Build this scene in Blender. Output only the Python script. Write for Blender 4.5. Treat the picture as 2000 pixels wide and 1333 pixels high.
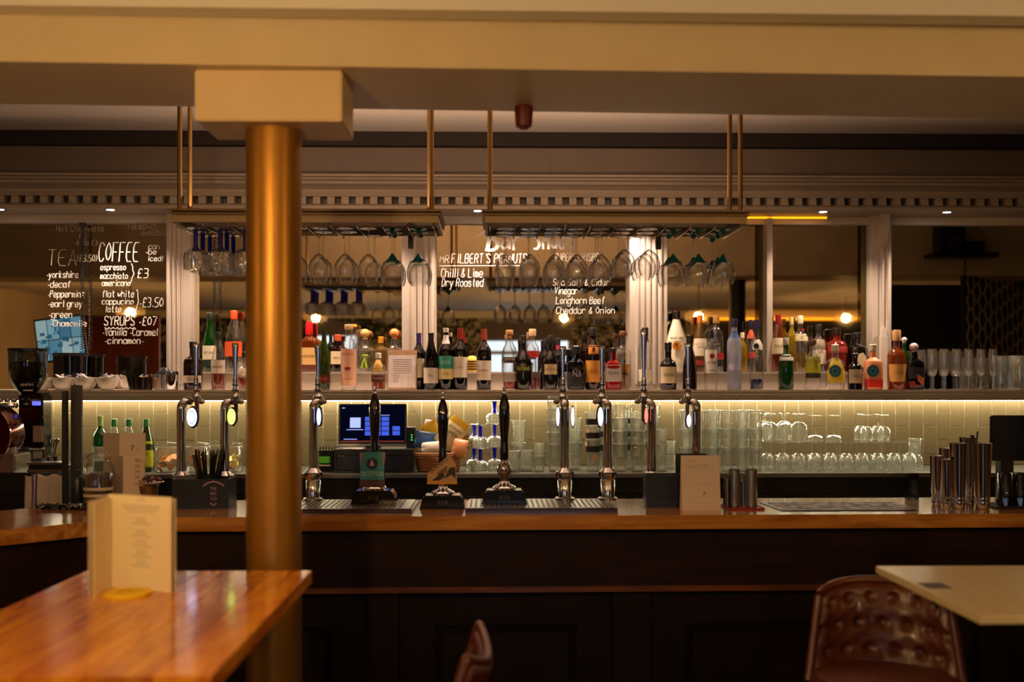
import bpy, bmesh, math, random
from mathutils import Vector, Matrix
random.seed(7)
PI = math.pi
S = bpy.context.scene
C = S.collection
for o in list(bpy.data.objects): bpy.data.objects.remove(o)

# ---------------------------------------------------------------- camera
F, CX, HY, HC, TH = 2100.0, 1000.0, 748.0, 1.59, 0.0187
cam_d = bpy.data.cameras.new('camera'); cam = bpy.data.objects.new('camera', cam_d); C.objects.link(cam)
cam_d.sensor_width = 36; cam_d.lens = 36 * F / 2000; cam_d.shift_y = (HY - 666.5) / 2000
cam.location = (0, 0, HC); cam.rotation_euler = (PI/2, 0, -TH)
cam_d.dof.use_dof = True; cam_d.dof.focus_distance = 4.95; cam_d.dof.aperture_fstop = 1.8
cam_d.clip_start = 0.05
S.camera = cam
S.view_settings.view_transform = 'Standard'; S.view_settings.look = 'None'
S.view_settings.gamma = 1; S.view_settings.use_curve_mapping = False
S.view_settings.exposure = 0.35
try:
    S.cycles.transparent_max_bounces = 40; S.cycles.max_bounces = 10; S.cycles.glossy_bounces = 6
    S.cycles.transmission_bounces = 8; S.cycles.diffuse_bounces = 3
    S.cycles.sample_clamp_indirect = 3.0; S.cycles.caustics_reflective = False; S.cycles.caustics_refractive = False
except Exception: pass
w = bpy.data.worlds.new('world'); S.world = w; w.use_nodes = True
w.node_tree.nodes['Background'].inputs[0].default_value = (0.40, 0.36, 0.30, 1)
w.node_tree.nodes['Background'].inputs[1].default_value = 0.10

# ------------------------------------------------------------ coordinates
def P(px, py, Y):
    """world point seen at photo pixel (px,py) on the plane y = Y"""
    u = (px - CX) / F; v = (HY - py) / F
    d = Vector((math.sin(TH) + u*math.cos(TH), math.cos(TH) - u*math.sin(TH), v))
    t = Y / d.y
    return Vector((d.x*t, Y, HC + d.z*t))
def onz(px, py, z):
    """world point at pixel (px,py) on the horizontal plane at height z"""
    u = (px - CX) / F; v = (HY - py) / F
    d = Vector((math.sin(TH) + u*math.cos(TH), math.cos(TH) - u*math.sin(TH), v))
    t = (z - HC) / d.z
    return Vector((d.x*t, d.y*t, z))
YM = 6.09                                     # plane of the mirrors
def X(px, Y): return P(px, 700, Y).x
def Z(px, py, Y): return P(px, py, Y).z
def R(px, py, Yr):                            # real point whose mirror image is seen at (px,py)
    p = P(px, py, 2*YM - Yr); return Vector((p.x, Yr, p.z))

# -------------------------------------------------------------- materials
def lin(c):
    if isinstance(c, str):
        c = [int(c[i:i+2], 16)/255 for i in (0, 2, 4)]
        c = [x/12.92 if x <= .04045 else ((x+.055)/1.055)**2.4 for x in c]
    return (c[0], c[1], c[2], 1)
MC = {}
def nt_new(name):
    m = bpy.data.materials.new(name); m.use_nodes = True
    return m, m.node_tree
def M(name, col, rough=.5, metal=0, emit=None, es=0, noise=0, nscale=20, stretch=(1,1,1), bump=0, spec=.5, coat=0, rnd=0):
    if name in MC: return MC[name]
    m, nt = nt_new(name); b = nt.nodes['Principled BSDF']; c = lin(col)
    b.inputs['Base Color'].default_value = c; b.inputs['Roughness'].default_value = rough
    b.inputs['Metallic'].default_value = metal; b.inputs['Specular IOR Level'].default_value = spec
    if coat: b.inputs['Coat Weight'].default_value = coat; b.inputs['Coat Roughness'].default_value = .08
    if emit: b.inputs['Emission Color'].default_value = lin(emit); b.inputs['Emission Strength'].default_value = es
    if noise or bump or rnd:
        tc = nt.nodes.new('ShaderNodeTexCoord'); mp = nt.nodes.new('ShaderNodeMapping')
        mp.inputs['Scale'].default_value = stretch
        nt.links.new(tc.outputs['Object'], mp.inputs['Vector'])
        n = nt.nodes.new('ShaderNodeTexNoise'); n.inputs['Scale'].default_value = nscale; n.inputs['Detail'].default_value = 5
        nt.links.new(mp.outputs[0], n.inputs['Vector'])
        r = nt.nodes.new('ShaderNodeMapRange'); r.inputs[3].default_value = 1-noise; r.inputs[4].default_value = 1+noise
        r.inputs[1].default_value = .3; r.inputs[2].default_value = .7
        nt.links.new(n.outputs[0], r.inputs[0])
        mx = nt.nodes.new('ShaderNodeVectorMath'); mx.operation = 'SCALE'; mx.inputs[0].default_value = c[:3]
        if rnd:
            oi = nt.nodes.new('ShaderNodeObjectInfo'); r2 = nt.nodes.new('ShaderNodeMapRange')
            r2.inputs[3].default_value = 1-rnd; r2.inputs[4].default_value = 1+rnd
            nt.links.new(oi.outputs['Random'], r2.inputs[0])
            ml = nt.nodes.new('ShaderNodeMath'); ml.operation = 'MULTIPLY'
            nt.links.new(r.outputs[0], ml.inputs[0]); nt.links.new(r2.outputs[0], ml.inputs[1])
            nt.links.new(ml.outputs[0], mx.inputs['Scale'])
        else: nt.links.new(r.outputs[0], mx.inputs['Scale'])
        nt.links.new(mx.outputs[0], b.inputs['Base Color'])
        if bump:
            bp = nt.nodes.new('ShaderNodeBump'); bp.inputs['Strength'].default_value = bump; bp.inputs['Distance'].default_value = .004
            nt.links.new(n.outputs[0], bp.inputs['Height']); nt.links.new(bp.outputs[0], b.inputs['Normal'])
    MC[name] = m; return m
def G(name, tint='f4f6f4', body=0.0, bodycol=None, refl=.75, base=.05, rough=.03, bump=0, edge=None):
    """thin glass: clear tint + fresnel-like reflection (+ body colour for liquids, frosting and brightness put into clear glass)"""
    if name in MC: return MC[name]
    m, nt = nt_new(name); nt.nodes.clear()
    out = nt.nodes.new('ShaderNodeOutputMaterial')
    tr = nt.nodes.new('ShaderNodeBsdfTransparent'); tr.inputs[0].default_value = lin(tint)
    gl = nt.nodes.new('ShaderNodeBsdfGlossy'); gl.inputs['Roughness'].default_value = rough
    lw = nt.nodes.new('ShaderNodeLayerWeight'); lw.inputs[0].default_value = .5
    pw = nt.nodes.new('ShaderNodeMath'); pw.operation = 'POWER'; pw.inputs[1].default_value = 1.8
    nt.links.new(lw.outputs['Facing'], pw.inputs[0])
    mr = nt.nodes.new('ShaderNodeMapRange'); mr.inputs[3].default_value = base; mr.inputs[4].default_value = refl
    nt.links.new(pw.outputs[0], mr.inputs[0])
    if bump:
        tc = nt.nodes.new('ShaderNodeTexCoord'); mp = nt.nodes.new('ShaderNodeMapping'); mp.inputs['Scale'].default_value = (1, 1, .35)
        n = nt.nodes.new('ShaderNodeTexNoise'); n.inputs['Scale'].default_value = 70; n.inputs['Detail'].default_value = 1
        bp = nt.nodes.new('ShaderNodeBump'); bp.inputs['Strength'].default_value = bump; bp.inputs['Distance'].default_value = .004
        nt.links.new(tc.outputs['Object'], mp.inputs[0]); nt.links.new(mp.outputs[0], n.inputs['Vector'])
        nt.links.new(n.outputs[0], bp.inputs['Height']); nt.links.new(bp.outputs[0], gl.inputs['Normal'])
    if edge:
        em_ = nt.nodes.new('ShaderNodeMix'); em_.data_type = 'RGBA'; em_.inputs[6].default_value = lin(tint); em_.inputs[7].default_value = lin(edge)
        p2 = nt.nodes.new('ShaderNodeMath'); p2.operation = 'POWER'; p2.inputs[1].default_value = 2.5
        nt.links.new(lw.outputs['Facing'], p2.inputs[0]); nt.links.new(p2.outputs[0], em_.inputs[0]); nt.links.new(em_.outputs[2], tr.inputs[0])
    first = tr
    if body:
        df = nt.nodes.new('ShaderNodeBsdfDiffuse'); df.inputs[0].default_value = lin(bodycol or tint)
        tl = nt.nodes.new('ShaderNodeBsdfTranslucent'); tl.inputs[0].default_value = lin(bodycol or tint)
        a = nt.nodes.new('ShaderNodeMixShader'); a.inputs[0].default_value = .5
        nt.links.new(df.outputs[0], a.inputs[1]); nt.links.new(tl.outputs[0], a.inputs[2])
        mb = nt.nodes.new('ShaderNodeMixShader'); mb.inputs[0].default_value = body
        nt.links.new(tr.outputs[0], mb.inputs[1]); nt.links.new(a.outputs[0], mb.inputs[2]); first = mb
    mx = nt.nodes.new('ShaderNodeMixShader')
    nt.links.new(mr.outputs[0], mx.inputs[0]); nt.links.new(first.outputs[0], mx.inputs[1]); nt.links.new(gl.outputs[0], mx.inputs[2])
    nt.links.new(mx.outputs[0], out.inputs[0])
    MC[name] = m; return m
def E(name, col, s):
    if name in MC: return MC[name]
    m, nt = nt_new(name); nt.nodes.clear()
    out = nt.nodes.new('ShaderNodeOutputMaterial'); e = nt.nodes.new('ShaderNodeEmission')
    e.inputs[0].default_value = lin(col); e.inputs[1].default_value = s
    nt.links.new(e.outputs[0], out.inputs[0]); MC[name] = m; return m
def wood(name, c1, c2, rough=.25, scale=3, stretch=(8,1,8), coat=.3, rnd=.1):
    if name in MC: return MC[name]
    m, nt = nt_new(name); b = nt.nodes['Principled BSDF']
    tc = nt.nodes.new('ShaderNodeTexCoord'); mp = nt.nodes.new('ShaderNodeMapping'); mp.inputs['Scale'].default_value = stretch
    oi = nt.nodes.new('ShaderNodeObjectInfo'); cb = nt.nodes.new('ShaderNodeCombineXYZ')
    for i in range(3): nt.links.new(oi.outputs['Random'], cb.inputs[i])
    sc = nt.nodes.new('ShaderNodeVectorMath'); sc.operation = 'SCALE'; sc.inputs['Scale'].default_value = 17
    nt.links.new(cb.outputs[0], sc.inputs[0]); nt.links.new(sc.outputs[0], mp.inputs['Location'])
    nt.links.new(tc.outputs['Object'], mp.inputs[0])
    n = nt.nodes.new('ShaderNodeTexNoise'); n.inputs['Scale'].default_value = scale; n.inputs['Detail'].default_value = 7; n.inputs['Distortion'].default_value = 1.2
    nt.links.new(mp.outputs[0], n.inputs['Vector'])
    cr = nt.nodes.new('ShaderNodeValToRGB'); cr.color_ramp.elements[0].color = lin(c1); cr.color_ramp.elements[1].color = lin(c2)
    cr.color_ramp.elements[0].position = .35; cr.color_ramp.elements[1].position = .65
    nt.links.new(n.outputs[0], cr.inputs[0])
    r2 = nt.nodes.new('ShaderNodeMapRange'); r2.inputs[3].default_value = 1-rnd; r2.inputs[4].default_value = 1+rnd
    nt.links.new(oi.outputs['Random'], r2.inputs[0])
    s2 = nt.nodes.new('ShaderNodeVectorMath'); s2.operation = 'SCALE'
    nt.links.new(cr.outputs[0], s2.inputs[0]); nt.links.new(r2.outputs[0], s2.inputs['Scale'])
    nt.links.new(s2.outputs[0], b.inputs['Base Color'])
    b.inputs['Roughness'].default_value = rough; b.inputs['Coat Weight'].default_value = coat; b.inputs['Coat Roughness'].default_value = .07; b.inputs['Specular IOR Level'].default_value = .5 if coat else .15
    MC[name] = m; return m

paint = M('joinery_paint', 'b3a698', .45, noise=.04, nscale=6)
paint_c = M('cornice_paint', '8a7c6c', .5, noise=.04, nscale=6)
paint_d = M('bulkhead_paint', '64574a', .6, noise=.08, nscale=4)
recess_m = M('recess_shade_colour', '2b231d', .8)  # shade inside the recess is put into this dark colour
ceil_m = M('ceiling_plaster', 'e6ddd0', .8, noise=.03, nscale=3)
beam_m = M('beam_cream_paint', 'cdbb96', .55, noise=.05, nscale=5, bump=.05)
cap_m = M('capital_paint', 'd6bd92', .5, noise=.04, nscale=8)
mirror_m = M('aged_mirror', 'dcd0bc', .015, 1, noise=.08, nscale=7)
mirror_o = M('olive_reflection_mirror', '6b6040', .03, 1, noise=.1, nscale=9)  # greenish reflections of the narrow strips are put into the tint
brass = M('aged_brass', '94692a', .42, 1, noise=.08, nscale=12, stretch=(1,1,.3))
brass_d = M('dull_brass', '6b5128', .45, .8)
gold_col = M('column_gold_paint', 'a8782e', .36, .7, noise=.12, nscale=10, stretch=(1,1,.5), bump=.08)
chrome = M('chrome', 'd4d4d8', .07, 1)
steel = M('brushed_steel', 'b4aea6', .22, 1)
black = M('black_plastic', '0a0a0c', .35)
blackg = M('black_gloss', '060607', .1, coat=.5)
blackm = M('black_matt', '050505', .8)
white = M('white_ceramic', 'd9d0c2', .25)
paper = M('white_paper', 'd8d2c8', .7)
paperw = M('cream_paper', 'dfd2a8', .7)
ink = M('print_ink', '3c342c', .8)
inkl = M('pale_print_ink', '8d806c', .8)
chalk = M('chalk_pen', 'fbf4e6', .7, emit=None)
clear = G('clear_glass', 'ffffff', refl=.85, base=.06)
clearw = G('bright_clear_glass', 'ffffff', body=.02, bodycol='fbfff6', refl=1.0, base=.09, bump=.6, edge='8a8a80', rough=.045)  # milky body and dark edge paint the sparkle and contours of clear glass
crystal = G('cut_crystal', 'ffffff', body=.12, bodycol='fbfdff', refl=1.0, base=.34, bump=1.8, edge='a0a09c', rough=.06)
stackg = G('stacked_glass', 'ffffff', body=.07, bodycol='f8ffee', refl=1.0, base=.10, bump=.35, edge='d8e0cc', rough=.06)
tealg = G('teal_glass', '2aa3a0', body=.35, bodycol='0c8f92', refl=.6)
blueg = G('cobalt_glass', '2a36c8', body=.5, bodycol='1420c8', refl=.5)
led = E('led_strip_warm_white', 'fff2cf', 26)
spot_m = E('spot_lamp_face', 'fff0f4', 30)
dark_wood = wood('dark_bar_wood', '140703', '260f05', .5, 3, (1,8,8), .0)
bar_wood = wood('bar_top_wood', '95591f', 'c6863c', .16, 2.2, (1,9,9), .5)
table_wood = wood('table_wood', 'bc600e', 'ea9826', .16, 2.4, (7,1,7), .35, .16)
leather = M('brown_leather', '54230a', .4, noise=.18, nscale=14, bump=.25, coat=.15)

# ---------------------------------------------------------------- helpers
class MB:
    def __init__(s): s.b = bmesh.new()
    def box(s, x0, x1, y0, y1, z0, z1, bev=0):
        vs = bmesh.ops.create_cube(s.b, size=1)['verts']
        for v in vs:
            v.co = Vector((x0+(x1-x0)*(v.co.x+.5), y0+(y1-y0)*(v.co.y+.5), z0+(z1-z0)*(v.co.z+.5)))
        if bev:
            es = list({e for v in vs for e in v.link_edges})
            bmesh.ops.bevel(s.b, geom=es, offset=bev, segments=2, affect='EDGES')
        return s
    def lathe(s, prof, n=20, c=(0,0,0), sq=0, ell=1, flute=0, nf=0, arc=None):
        rings = []
        for r, z in prof:
            if r < 1e-6 and arc is None: rings.append([s.b.verts.new((c[0], c[1], c[2]+z))]); continue
            ring = []
            for i in range(n + (1 if arc else 0)):
                a = 2*PI*i/n if arc is None else arc[0] + (arc[1]-arc[0])*i/n
                k = 1
                if sq: k = 1/(abs(math.cos(a))**sq + abs(math.sin(a))**sq)**(1/sq)
                if flute: k *= 1 + flute*math.cos(a*nf)
                ring.append(s.b.verts.new((c[0]+r*k*math.sin(a), c[1]-r*k*math.cos(a)*ell, c[2]+z)))
            rings.append(ring)
        for A, B in zip(rings, rings[1:]):
            m = max(len(A), len(B)); cyc = m if arc is None else m-1
            for i in range(cyc):
                j = (i+1) % m
                if len(A) == 1 and len(B) == 1: continue
                if len(A) == 1: f = [A[0], B[j], B[i]]
                elif len(B) == 1: f = [A[i], A[j], B[0]]
                else: f = [A[i], A[j], B[j], B[i]]
                try: s.b.faces.new(f).smooth = True
                except ValueError: pass
        return s
    def tube(s, pts, r, n=8, cap=True):
        pts = [Vector(p) for p in pts]; m = len(pts)
        rs = r if isinstance(r, (list, tuple)) else [r]*m
        up = None; rings = []
        for i, p in enumerate(pts):
            t = (pts[min(i+1, m-1)] - pts[max(i-1, 0)])
            if t.length < 1e-9: t = Vector((0,0,1))
            t.normalize()
            if up is None: up = t.orthogonal().normalized()
            up = (up - t*up.dot(t))
            up = up.normalized() if up.length > 1e-6 else t.orthogonal().normalized()
            q = t.cross(up)
            rings.append([s.b.verts.new(p + (up*math.cos(2*PI*k/n) + q*math.sin(2*PI*k/n))*rs[i]) for k in range(n)])
        for A, B in zip(rings, rings[1:]):
            for k in range(n): s.b.faces.new([A[k], A[(k+1)%n], B[(k+1)%n], B[k]]).smooth = True
        if cap: s.b.faces.new(rings[0][::-1]); s.b.faces.new(rings[-1])
        return s
    def prism(s, poly, z0, z1):                     # polygon in xy
        a = [s.b.verts.new((x, y, z0)) for x, y in poly]; b = [s.b.verts.new((x, y, z1)) for x, y in poly]
        s.b.faces.new(a[::-1]); s.b.faces.new(b)
        for i in range(len(poly)):
            j = (i+1) % len(poly); s.b.faces.new([a[i], a[j], b[j], b[i]])
        return s
    def extrx(s, prof, x0, x1):                     # profile in (y,z), run along x
        a = [s.b.verts.new((x0, y, z)) for y, z in prof]; b = [s.b.verts.new((x1, y, z)) for y, z in prof]
        s.b.faces.new(a); s.b.faces.new(b[::-1])
        for i in range(len(prof)):
            j = (i+1) % len(prof); s.b.faces.new([a[i], b[i], b[j], a[j]])
        return s
    def face(s, pts):
        s.b.faces.new([s.b.verts.new(p) for p in pts]); return s
    def slab(s, pts, d):                            # planar outline given thickness along d
        a = [s.b.verts.new(p) for p in pts]; b = [s.b.verts.new(Vector(p)+Vector(d)) for p in pts]
        s.b.faces.new(a); s.b.faces.new(b[::-1])
        for i in range(len(pts)):
            j = (i+1) % len(pts); s.b.faces.new([a[i], b[i], b[j], a[j]])
        return s
    def tf(s, mat):
        bmesh.ops.transform(s.b, matrix=mat, verts=s.b.verts[:]); return s
    def mesh(s, name, mat):
        bmesh.ops.recalc_face_normals(s.b, faces=s.b.faces[:])
        me = bpy.data.meshes.new(name); s.b.to_mesh(me); s.b.free()
        me.materials.append(mat)
        try: me.set_sharp_from_angle(angle=math.radians(38))
        except Exception: pass
        return me
    def build(s, name, mat, parent=None, label=None, loc=None):
        o = bpy.data.objects.new(name, s.mesh(name, mat)); C.objects.link(o)
        if parent: o.parent = parent
        if label: o['label'] = label
        if loc is not None: o.location = loc
        return o
def thing(name, label, cat, loc=(0,0,0), rz=0, group=None):
    o = bpy.data.objects.new(name, None); C.objects.link(o); o.empty_display_size = .05
    o.location = loc; o.rotation_euler = (0, 0, rz); o['label'] = label; o['category'] = cat
    if group: o['group'] = group
    return o
def tag(o, label, cat, group=None):
    o['label'] = label; o['category'] = cat
    if group: o['group'] = group
    return o
def struct(o, kind='structure', label=None):
    o['kind'] = kind
    if label: o['label'] = label
    return o
def use(me, name, parent, loc=None, label=None):    # an object of its own on shared mesh data
    o = bpy.data.objects.new(name, me); C.objects.link(o); o.parent = parent
    if loc is not None: o.location = loc
    if label: o['label'] = label
    return o
TXT = {}
def text_geo(s):
    if s in TXT: return TXT[s]
    cu = bpy.data.curves.new('t', 'FONT'); cu.body = s; cu.align_x = 'CENTER'; cu.resolution_u = 2
    o = bpy.data.objects.new('t', cu); C.objects.link(o)
    dg = bpy.context.evaluated_depsgraph_get(); me = bpy.data.meshes.new_from_object(o.evaluated_get(dg))
    vs = [tuple(v.co) for v in me.vertices]; fs = [tuple(p.vertices) for p in me.polygons]
    bpy.data.objects.remove(o); bpy.data.curves.remove(cu); bpy.data.meshes.remove(me)
    xs = [v[0] for v in vs] or [0]; ys = [v[1] for v in vs] or [0]
    wd = max(xs)-min(xs) or 1; ht = max(ys)-min(ys) or 1; mx = (max(xs)+min(xs))/2; my = (max(ys)+min(ys))/2
    TXT[s] = ([((x-mx)/wd, (y-my)/ht) for x, y, z in vs], fs); return TXT[s]
def text(parent, s, width, height, at, r=None, mat=None, mtx=None, name='lettering'):
    """flat lettering facing -y centred at `at`; r bends it round a bottle of that radius"""
    vs, fs = text_geo(s); b = MB(); L = []
    for x, y in vs:
        if r: a = x*width/r; co = Vector((r*math.sin(a), -r*math.cos(a), y*height)) + Vector(at)
        else: co = Vector((x*width, 0, y*height)); co = (mtx @ co if mtx else co) + Vector(at)
        L.append(b.b.verts.new(co))
    for f in fs:
        try: b.b.faces.new([L[i] for i in f])
        except ValueError: pass
    return b.build(name, mat or ink, parent)
GL = {'A':'0c2i4c 1e3e','B':'0c0i3i4h3f0f 3f4e4d3c0c','C':'4h3i1i0g0e1c3c4d','D':'0c0i2i4g4e2c0c','E':'4i0i0c4c 0f3f','F':'4i0i0c 0f3f',
'H':'0i0c 4i4c 0f4f','I':'2i2c','L':'0i0c4c','M':'0c0i2e4i4c','N':'0c0i4c4i','O':'2i0g0e2c4e4g2i','P':'0c0i3i4h4g3f0f','R':'0c0i3i4h4g3f0f 2f4c',
'S':'4h3i1i0h1f3f4d3c1c0d','T':'0i4i 2i2c','U':'0i0d1c3c4d4i','V':'0i2c4i','Y':'0i2f4i 2f2c','K':'0i0c 4i0f4c',
'a':'4g4c 4f3g1g0f0d1c3c4d','b':'0i0c 0f1g3g4f4d3c1c0d','c':'4f3g1g0f0d1c3c4d','d':'4i4c 4f3g1g0f0d1c3c4d','e':'0e4e4f3g1g0f0d1c3c4d',
'f':'4h3i2h2c 1g3g','g':'4g4b3a1a0b 4f3g1g0f0d1c3c4d','h':'0i0c 0f1g3g4f4c','i':'1g1c 1h1i','k':'0i0c 3g0e3c','l':'1i1c',
'm':'0g0c 0f1g2f2c 2f3g4f4c','n':'0g0c 0f1g3g4f4c','o':'2g0f0d2c4d4f2g','p':'0g0a 0f1g3g4f4d3c1c0d','r':'0g0c 0f1g3g4f',
's':'4f3g1g0f1e3e4d3c1c0d','t':'2i2d3c4c 1g4g','u':'0g0d1c3c4d 4g4c','v':'0g2c4g','w':'0g1c2f3c4g','y':'0g2c 4g1a0a',
'0':'2i0g0e2c4e4g2i','3':'0i3i4h3f1f 3f4e4d3c0c','5':'4i0i0f3f4e4d3c0c','7':'0i4i1c','£':'4h3i2i1h1d0c4c 0f3f','-':'1e3e',"'":'2i2h',
'&':'4c1g1h2i3h0e0d1c2c4e','!':'1i1e 1d1c','.':'1d1c','}':'0i1h1g2f1e1d0c'}
def strokes(s):
    out = []; x = 0
    for ch in s:
        if ch == ' ': x += 3.2; continue
        for seg in GL[ch].split():
            out.append([(x+int(seg[i]), ord(seg[i+1])-99) for i in range(0, len(seg), 2)])
        x += 3.0 if ch in "il.'!" else (4.2 if ch in '-I}' else 5.6)
    return out, x-1.6
def scribble(parent, s, x0, x1, yb, h, th=1.0, Y=YM-.006, mat=None, bold=None):
    """hand lettering in pen strokes on the mirror: left/right pixel, base line pixel, capital height"""
    st, wd = strokes(s); b = MB()
    for pl in st:
        q = [Vector((a, c)) for a, c in pl]
        if len(q) > 3:                                  # round the corners once
            n = [q[0]]
            for a, c in zip(q, q[1:]): n += [a*.75+c*.25, a*.25+c*.75]
            q = n + [q[-1]]
        pts = [P(x0+(v.x/wd)*(x1-x0)+.08*h*(v.y/6), yb-h*v.y/6, Y) for v in q]
        b.tube(pts, .0014*th*(bold or 1), 4)
    return b.build('lettering', mat or chalk, parent)
ORD = ['first','second','third','fourth','fifth','sixth','seventh','eighth','ninth','tenth','eleventh','twelfth','thirteenth','fourteenth','fifteenth','sixteenth']
#==SPLIT==
# ================================================================ lights
def lamp(kind, loc, power, col, size=.2, size_y=None, rot=None, spot=None, blend=.5):
    d = bpy.data.lights.new('lamp', kind); d.energy = power; d.color = lin(col)[:3]
    if kind == 'AREA':
        d.size = size
        if size_y: d.shape = 'RECTANGLE'; d.size_y = size_y
    else: d.shadow_soft_size = size
    if spot: d.spot_size = spot; d.spot_blend = blend
    o = bpy.data.objects.new('lamp_light', d); C.objects.link(o); o.location = loc
    if rot: o.rotation_euler = rot
    return o
WARM = 'ffc27a'
PEND = [(-.76, 1.30, 2.13), (2.1, 1.3, 2.27), (-2.07, -.5, 2.37), (.85, -.5, 2.37), (4.2, -.5, 2.37), (-3.6, 1.4, 2.3)]
for x, y, z in PEND: lamp('POINT', (x, y, z-.012), 330 if y > 1 and x > -1 and x < 0 else 160, 'ffcd8c', .04)
SPX = [(8, 412), (222, 412), (933, 414), (1602, 428), (1842, 417), (700, 413), (1042, 415), (470, 413), (1228, 415)]  # second-rack and middle-pilaster spots are added to brighten lettering and pilaster
ZS = 2.528
for px, py in SPX:
    q = P(px, py, 5.9)
    lamp('SPOT', (q.x, 5.835, ZS-.012), 44, 'ffe0c8', .025, rot=(math.radians(12), 0, 0), spot=math.radians(110), blend=.8)
lamp('AREA', (.3, 5.86, 1.485), 14, 'fff3cc', 6.4, .02, (0, 0, 0))
lamp('AREA', (.3, 6.02, 1.483), 8, 'fff0c0', 6.4, .02, (0, 0, 0))  # the strip under the back shelf
for x in (-.8, .53): lamp('AREA', (x, 4.65, 2.365), 15, 'ffd2b0', 1.05, .2, (PI, 0, 0))     # added unseen uplights on the racks, brightening the ceiling and beam back
# ================================================================ the setting
XL, XR, YB = -5.2, 5.6, -3.0
struct(MB().box(XL, XR, YB, 6.3, -.06, 0).build('floor', wood('floor_wood', '2a1a10', '3b2516', .4, 3, (1,8,1)))) 
struct(MB().box(XL, XR, YB, 2.55, 2.60, 2.78).build('ceiling', ceil_m))
struct(MB().box(XL, XR, 2.55, 2.93, 2.76, 2.80).build('ceiling', ceil_m))
struct(MB().prism([(XL, 2.80), (XR, 2.93), (XR, 3.02), (XL, 2.86)], P(0, 16, 2.87).z, 2.76).build('trim_13', M('white_trim', 'e2ddd2', .5)))  # white fascia added to make the strip above the beam bright
struct(MB().box(XL, XR, 3.0, 6.3, 3.0, 3.08).build('ceiling', ceil_m))
wl = M('side_wall_paint', 'b59f7d', .8, noise=.06, nscale=3)
struct(MB().box(XL-.08, XL, YB, 6.3, 0, 3.08).build('wall_left', wl)); struct(MB().box(XR, XR+.08, YB, 6.3, 0, 3.08).build('wall_right', wl))
# wallpaper wall behind the camera (seen only in the mirrors)
def wallpaper():
    m, nt = nt_new('toile_wallpaper'); b = nt.nodes['Principled BSDF']; b.inputs['Roughness'].default_value = .8
    tc = nt.nodes.new('ShaderNodeTexCoord'); n = nt.nodes.new('ShaderNodeTexNoise'); n.inputs['Scale'].default_value = 9; n.inputs['Detail'].default_value = 8; n.inputs['Distortion'].default_value = 2
    v = nt.nodes.new('ShaderNodeTexVoronoi'); v.inputs['Scale'].default_value = 2.2
    nt.links.new(tc.outputs['Object'], n.inputs['Vector']); nt.links.new(tc.outputs['Object'], v.inputs['Vector'])
    mt = nt.nodes.new('ShaderNodeMath'); mt.operation = 'MULTIPLY_ADD'; mt.inputs[1].default_value = -.22
    nt.links.new(v.outputs['Distance'], mt.inputs[0]); nt.links.new(n.outputs[0], mt.inputs[2])
    cr = nt.nodes.new('ShaderNodeValToRGB'); e = cr.color_ramp.elements
    e[0].position = .40; e[0].color = lin('15180f'); e[1].position = .50; e[1].color = lin('b5ad92')
    nt.links.new(mt.outputs[0], cr.inputs[0]); nt.links.new(cr.outputs[0], b.inputs['Base Color']); MC['toile_wallpaper'] = m; return m
wp = wallpaper()
def vx(px): return R(px, 600, YB).x
W1, W2 = (vx(604), vx(702)), (vx(938), vx(1116))
zw0, zw1 = .95, 2.43
mb = MB(); xs = [XL, W1[0], W1[1], W2[0], W2[1], XR]
for i in (0, 2, 4): mb.box(xs[i], xs[i+1], YB-.12, YB, 0, 2.6)
for a, b_ in (W1, W2): mb.box(a, b_, YB-.12, YB, 0, zw0).box(a, b_, YB-.12, YB, zw1, 2.6)
struct(mb.build('wall_back', wp))
struct(MB().box(XL, XR, YB, YB+.07, 2.5, 2.6, .01).build('trim_1', M('white_trim', 'e2ddd2', .5)))
day = E('daylight_outside', 'cfe4ff', 1.6)
for k, (a, b_) in enumerate((W1, W2)):
    g = MB().box(a, b_, YB-.10, YB-.09, zw0, zw1).build('window_%d' % (k+1), day); struct(g)
    fr = MB(); t = .045
    for q in ((a, a+t, zw0, zw1), (b_-t, b_, zw0, zw1), (a, b_, zw0, zw0+t), (a, b_, 1.99, 2.04), (a+(b_-a)*.5-.02, a+(b_-a)*.5+.02, zw0, zw1)):
        fr.box(q[0], q[1], YB-.09, YB-.03, q[2], q[3])
    fr.build('window_frame', M('window_frame_paint', 'a9a096', .5), g)
    MB().box(a, b_, YB-.03, YB+.005, 2.18 if k else 2.25, zw1+.02).build('blind', M('roller_blind_grey', '6f675e', .9), g, 'grey roller blind half way down')
# warm light cove in the far corner and its boxing
x0, x1 = R(1372, 600, YB).x, XR
cove = MB().box(x0, x1, YB+.07, YB+.11, 2.475, 2.50).build('trim_2', E('amber_cove_light', 'ff9a1a', 2.6)); struct(cove)
struct(MB().box(x0, XR, YB, YB+.06, 1.2, 2.475).build('trim_3', M('dark_panelling', '1a120b', .6)))

# beam over the customer side, slightly skewed to the bar, with the ceiling behind it
zb = 2.457
bl, br = P(-300, 0, 1), P(2300, 0, 1)
def bpt(px, py, z): return onz(px, py, z)
A = onz(0, 120, zb); B = onz(2000, 150, zb); A2 = onz(0, 203, zb); B2 = onz(2000, 232, zb)
def ext(a, b, x): t = (x-a.x)/(b.x-a.x); return (x, a.y+(b.y-a.y)*t)
bm_poly = [ext(A, B, XL), ext(A, B, XR), ext(A2, B2, XR), ext(A2, B2, XL)]
struct(MB().prism(bm_poly, zb, 3.0).build('beam', beam_m), label='broad cream painted ceiling beam running across the room')
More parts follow.
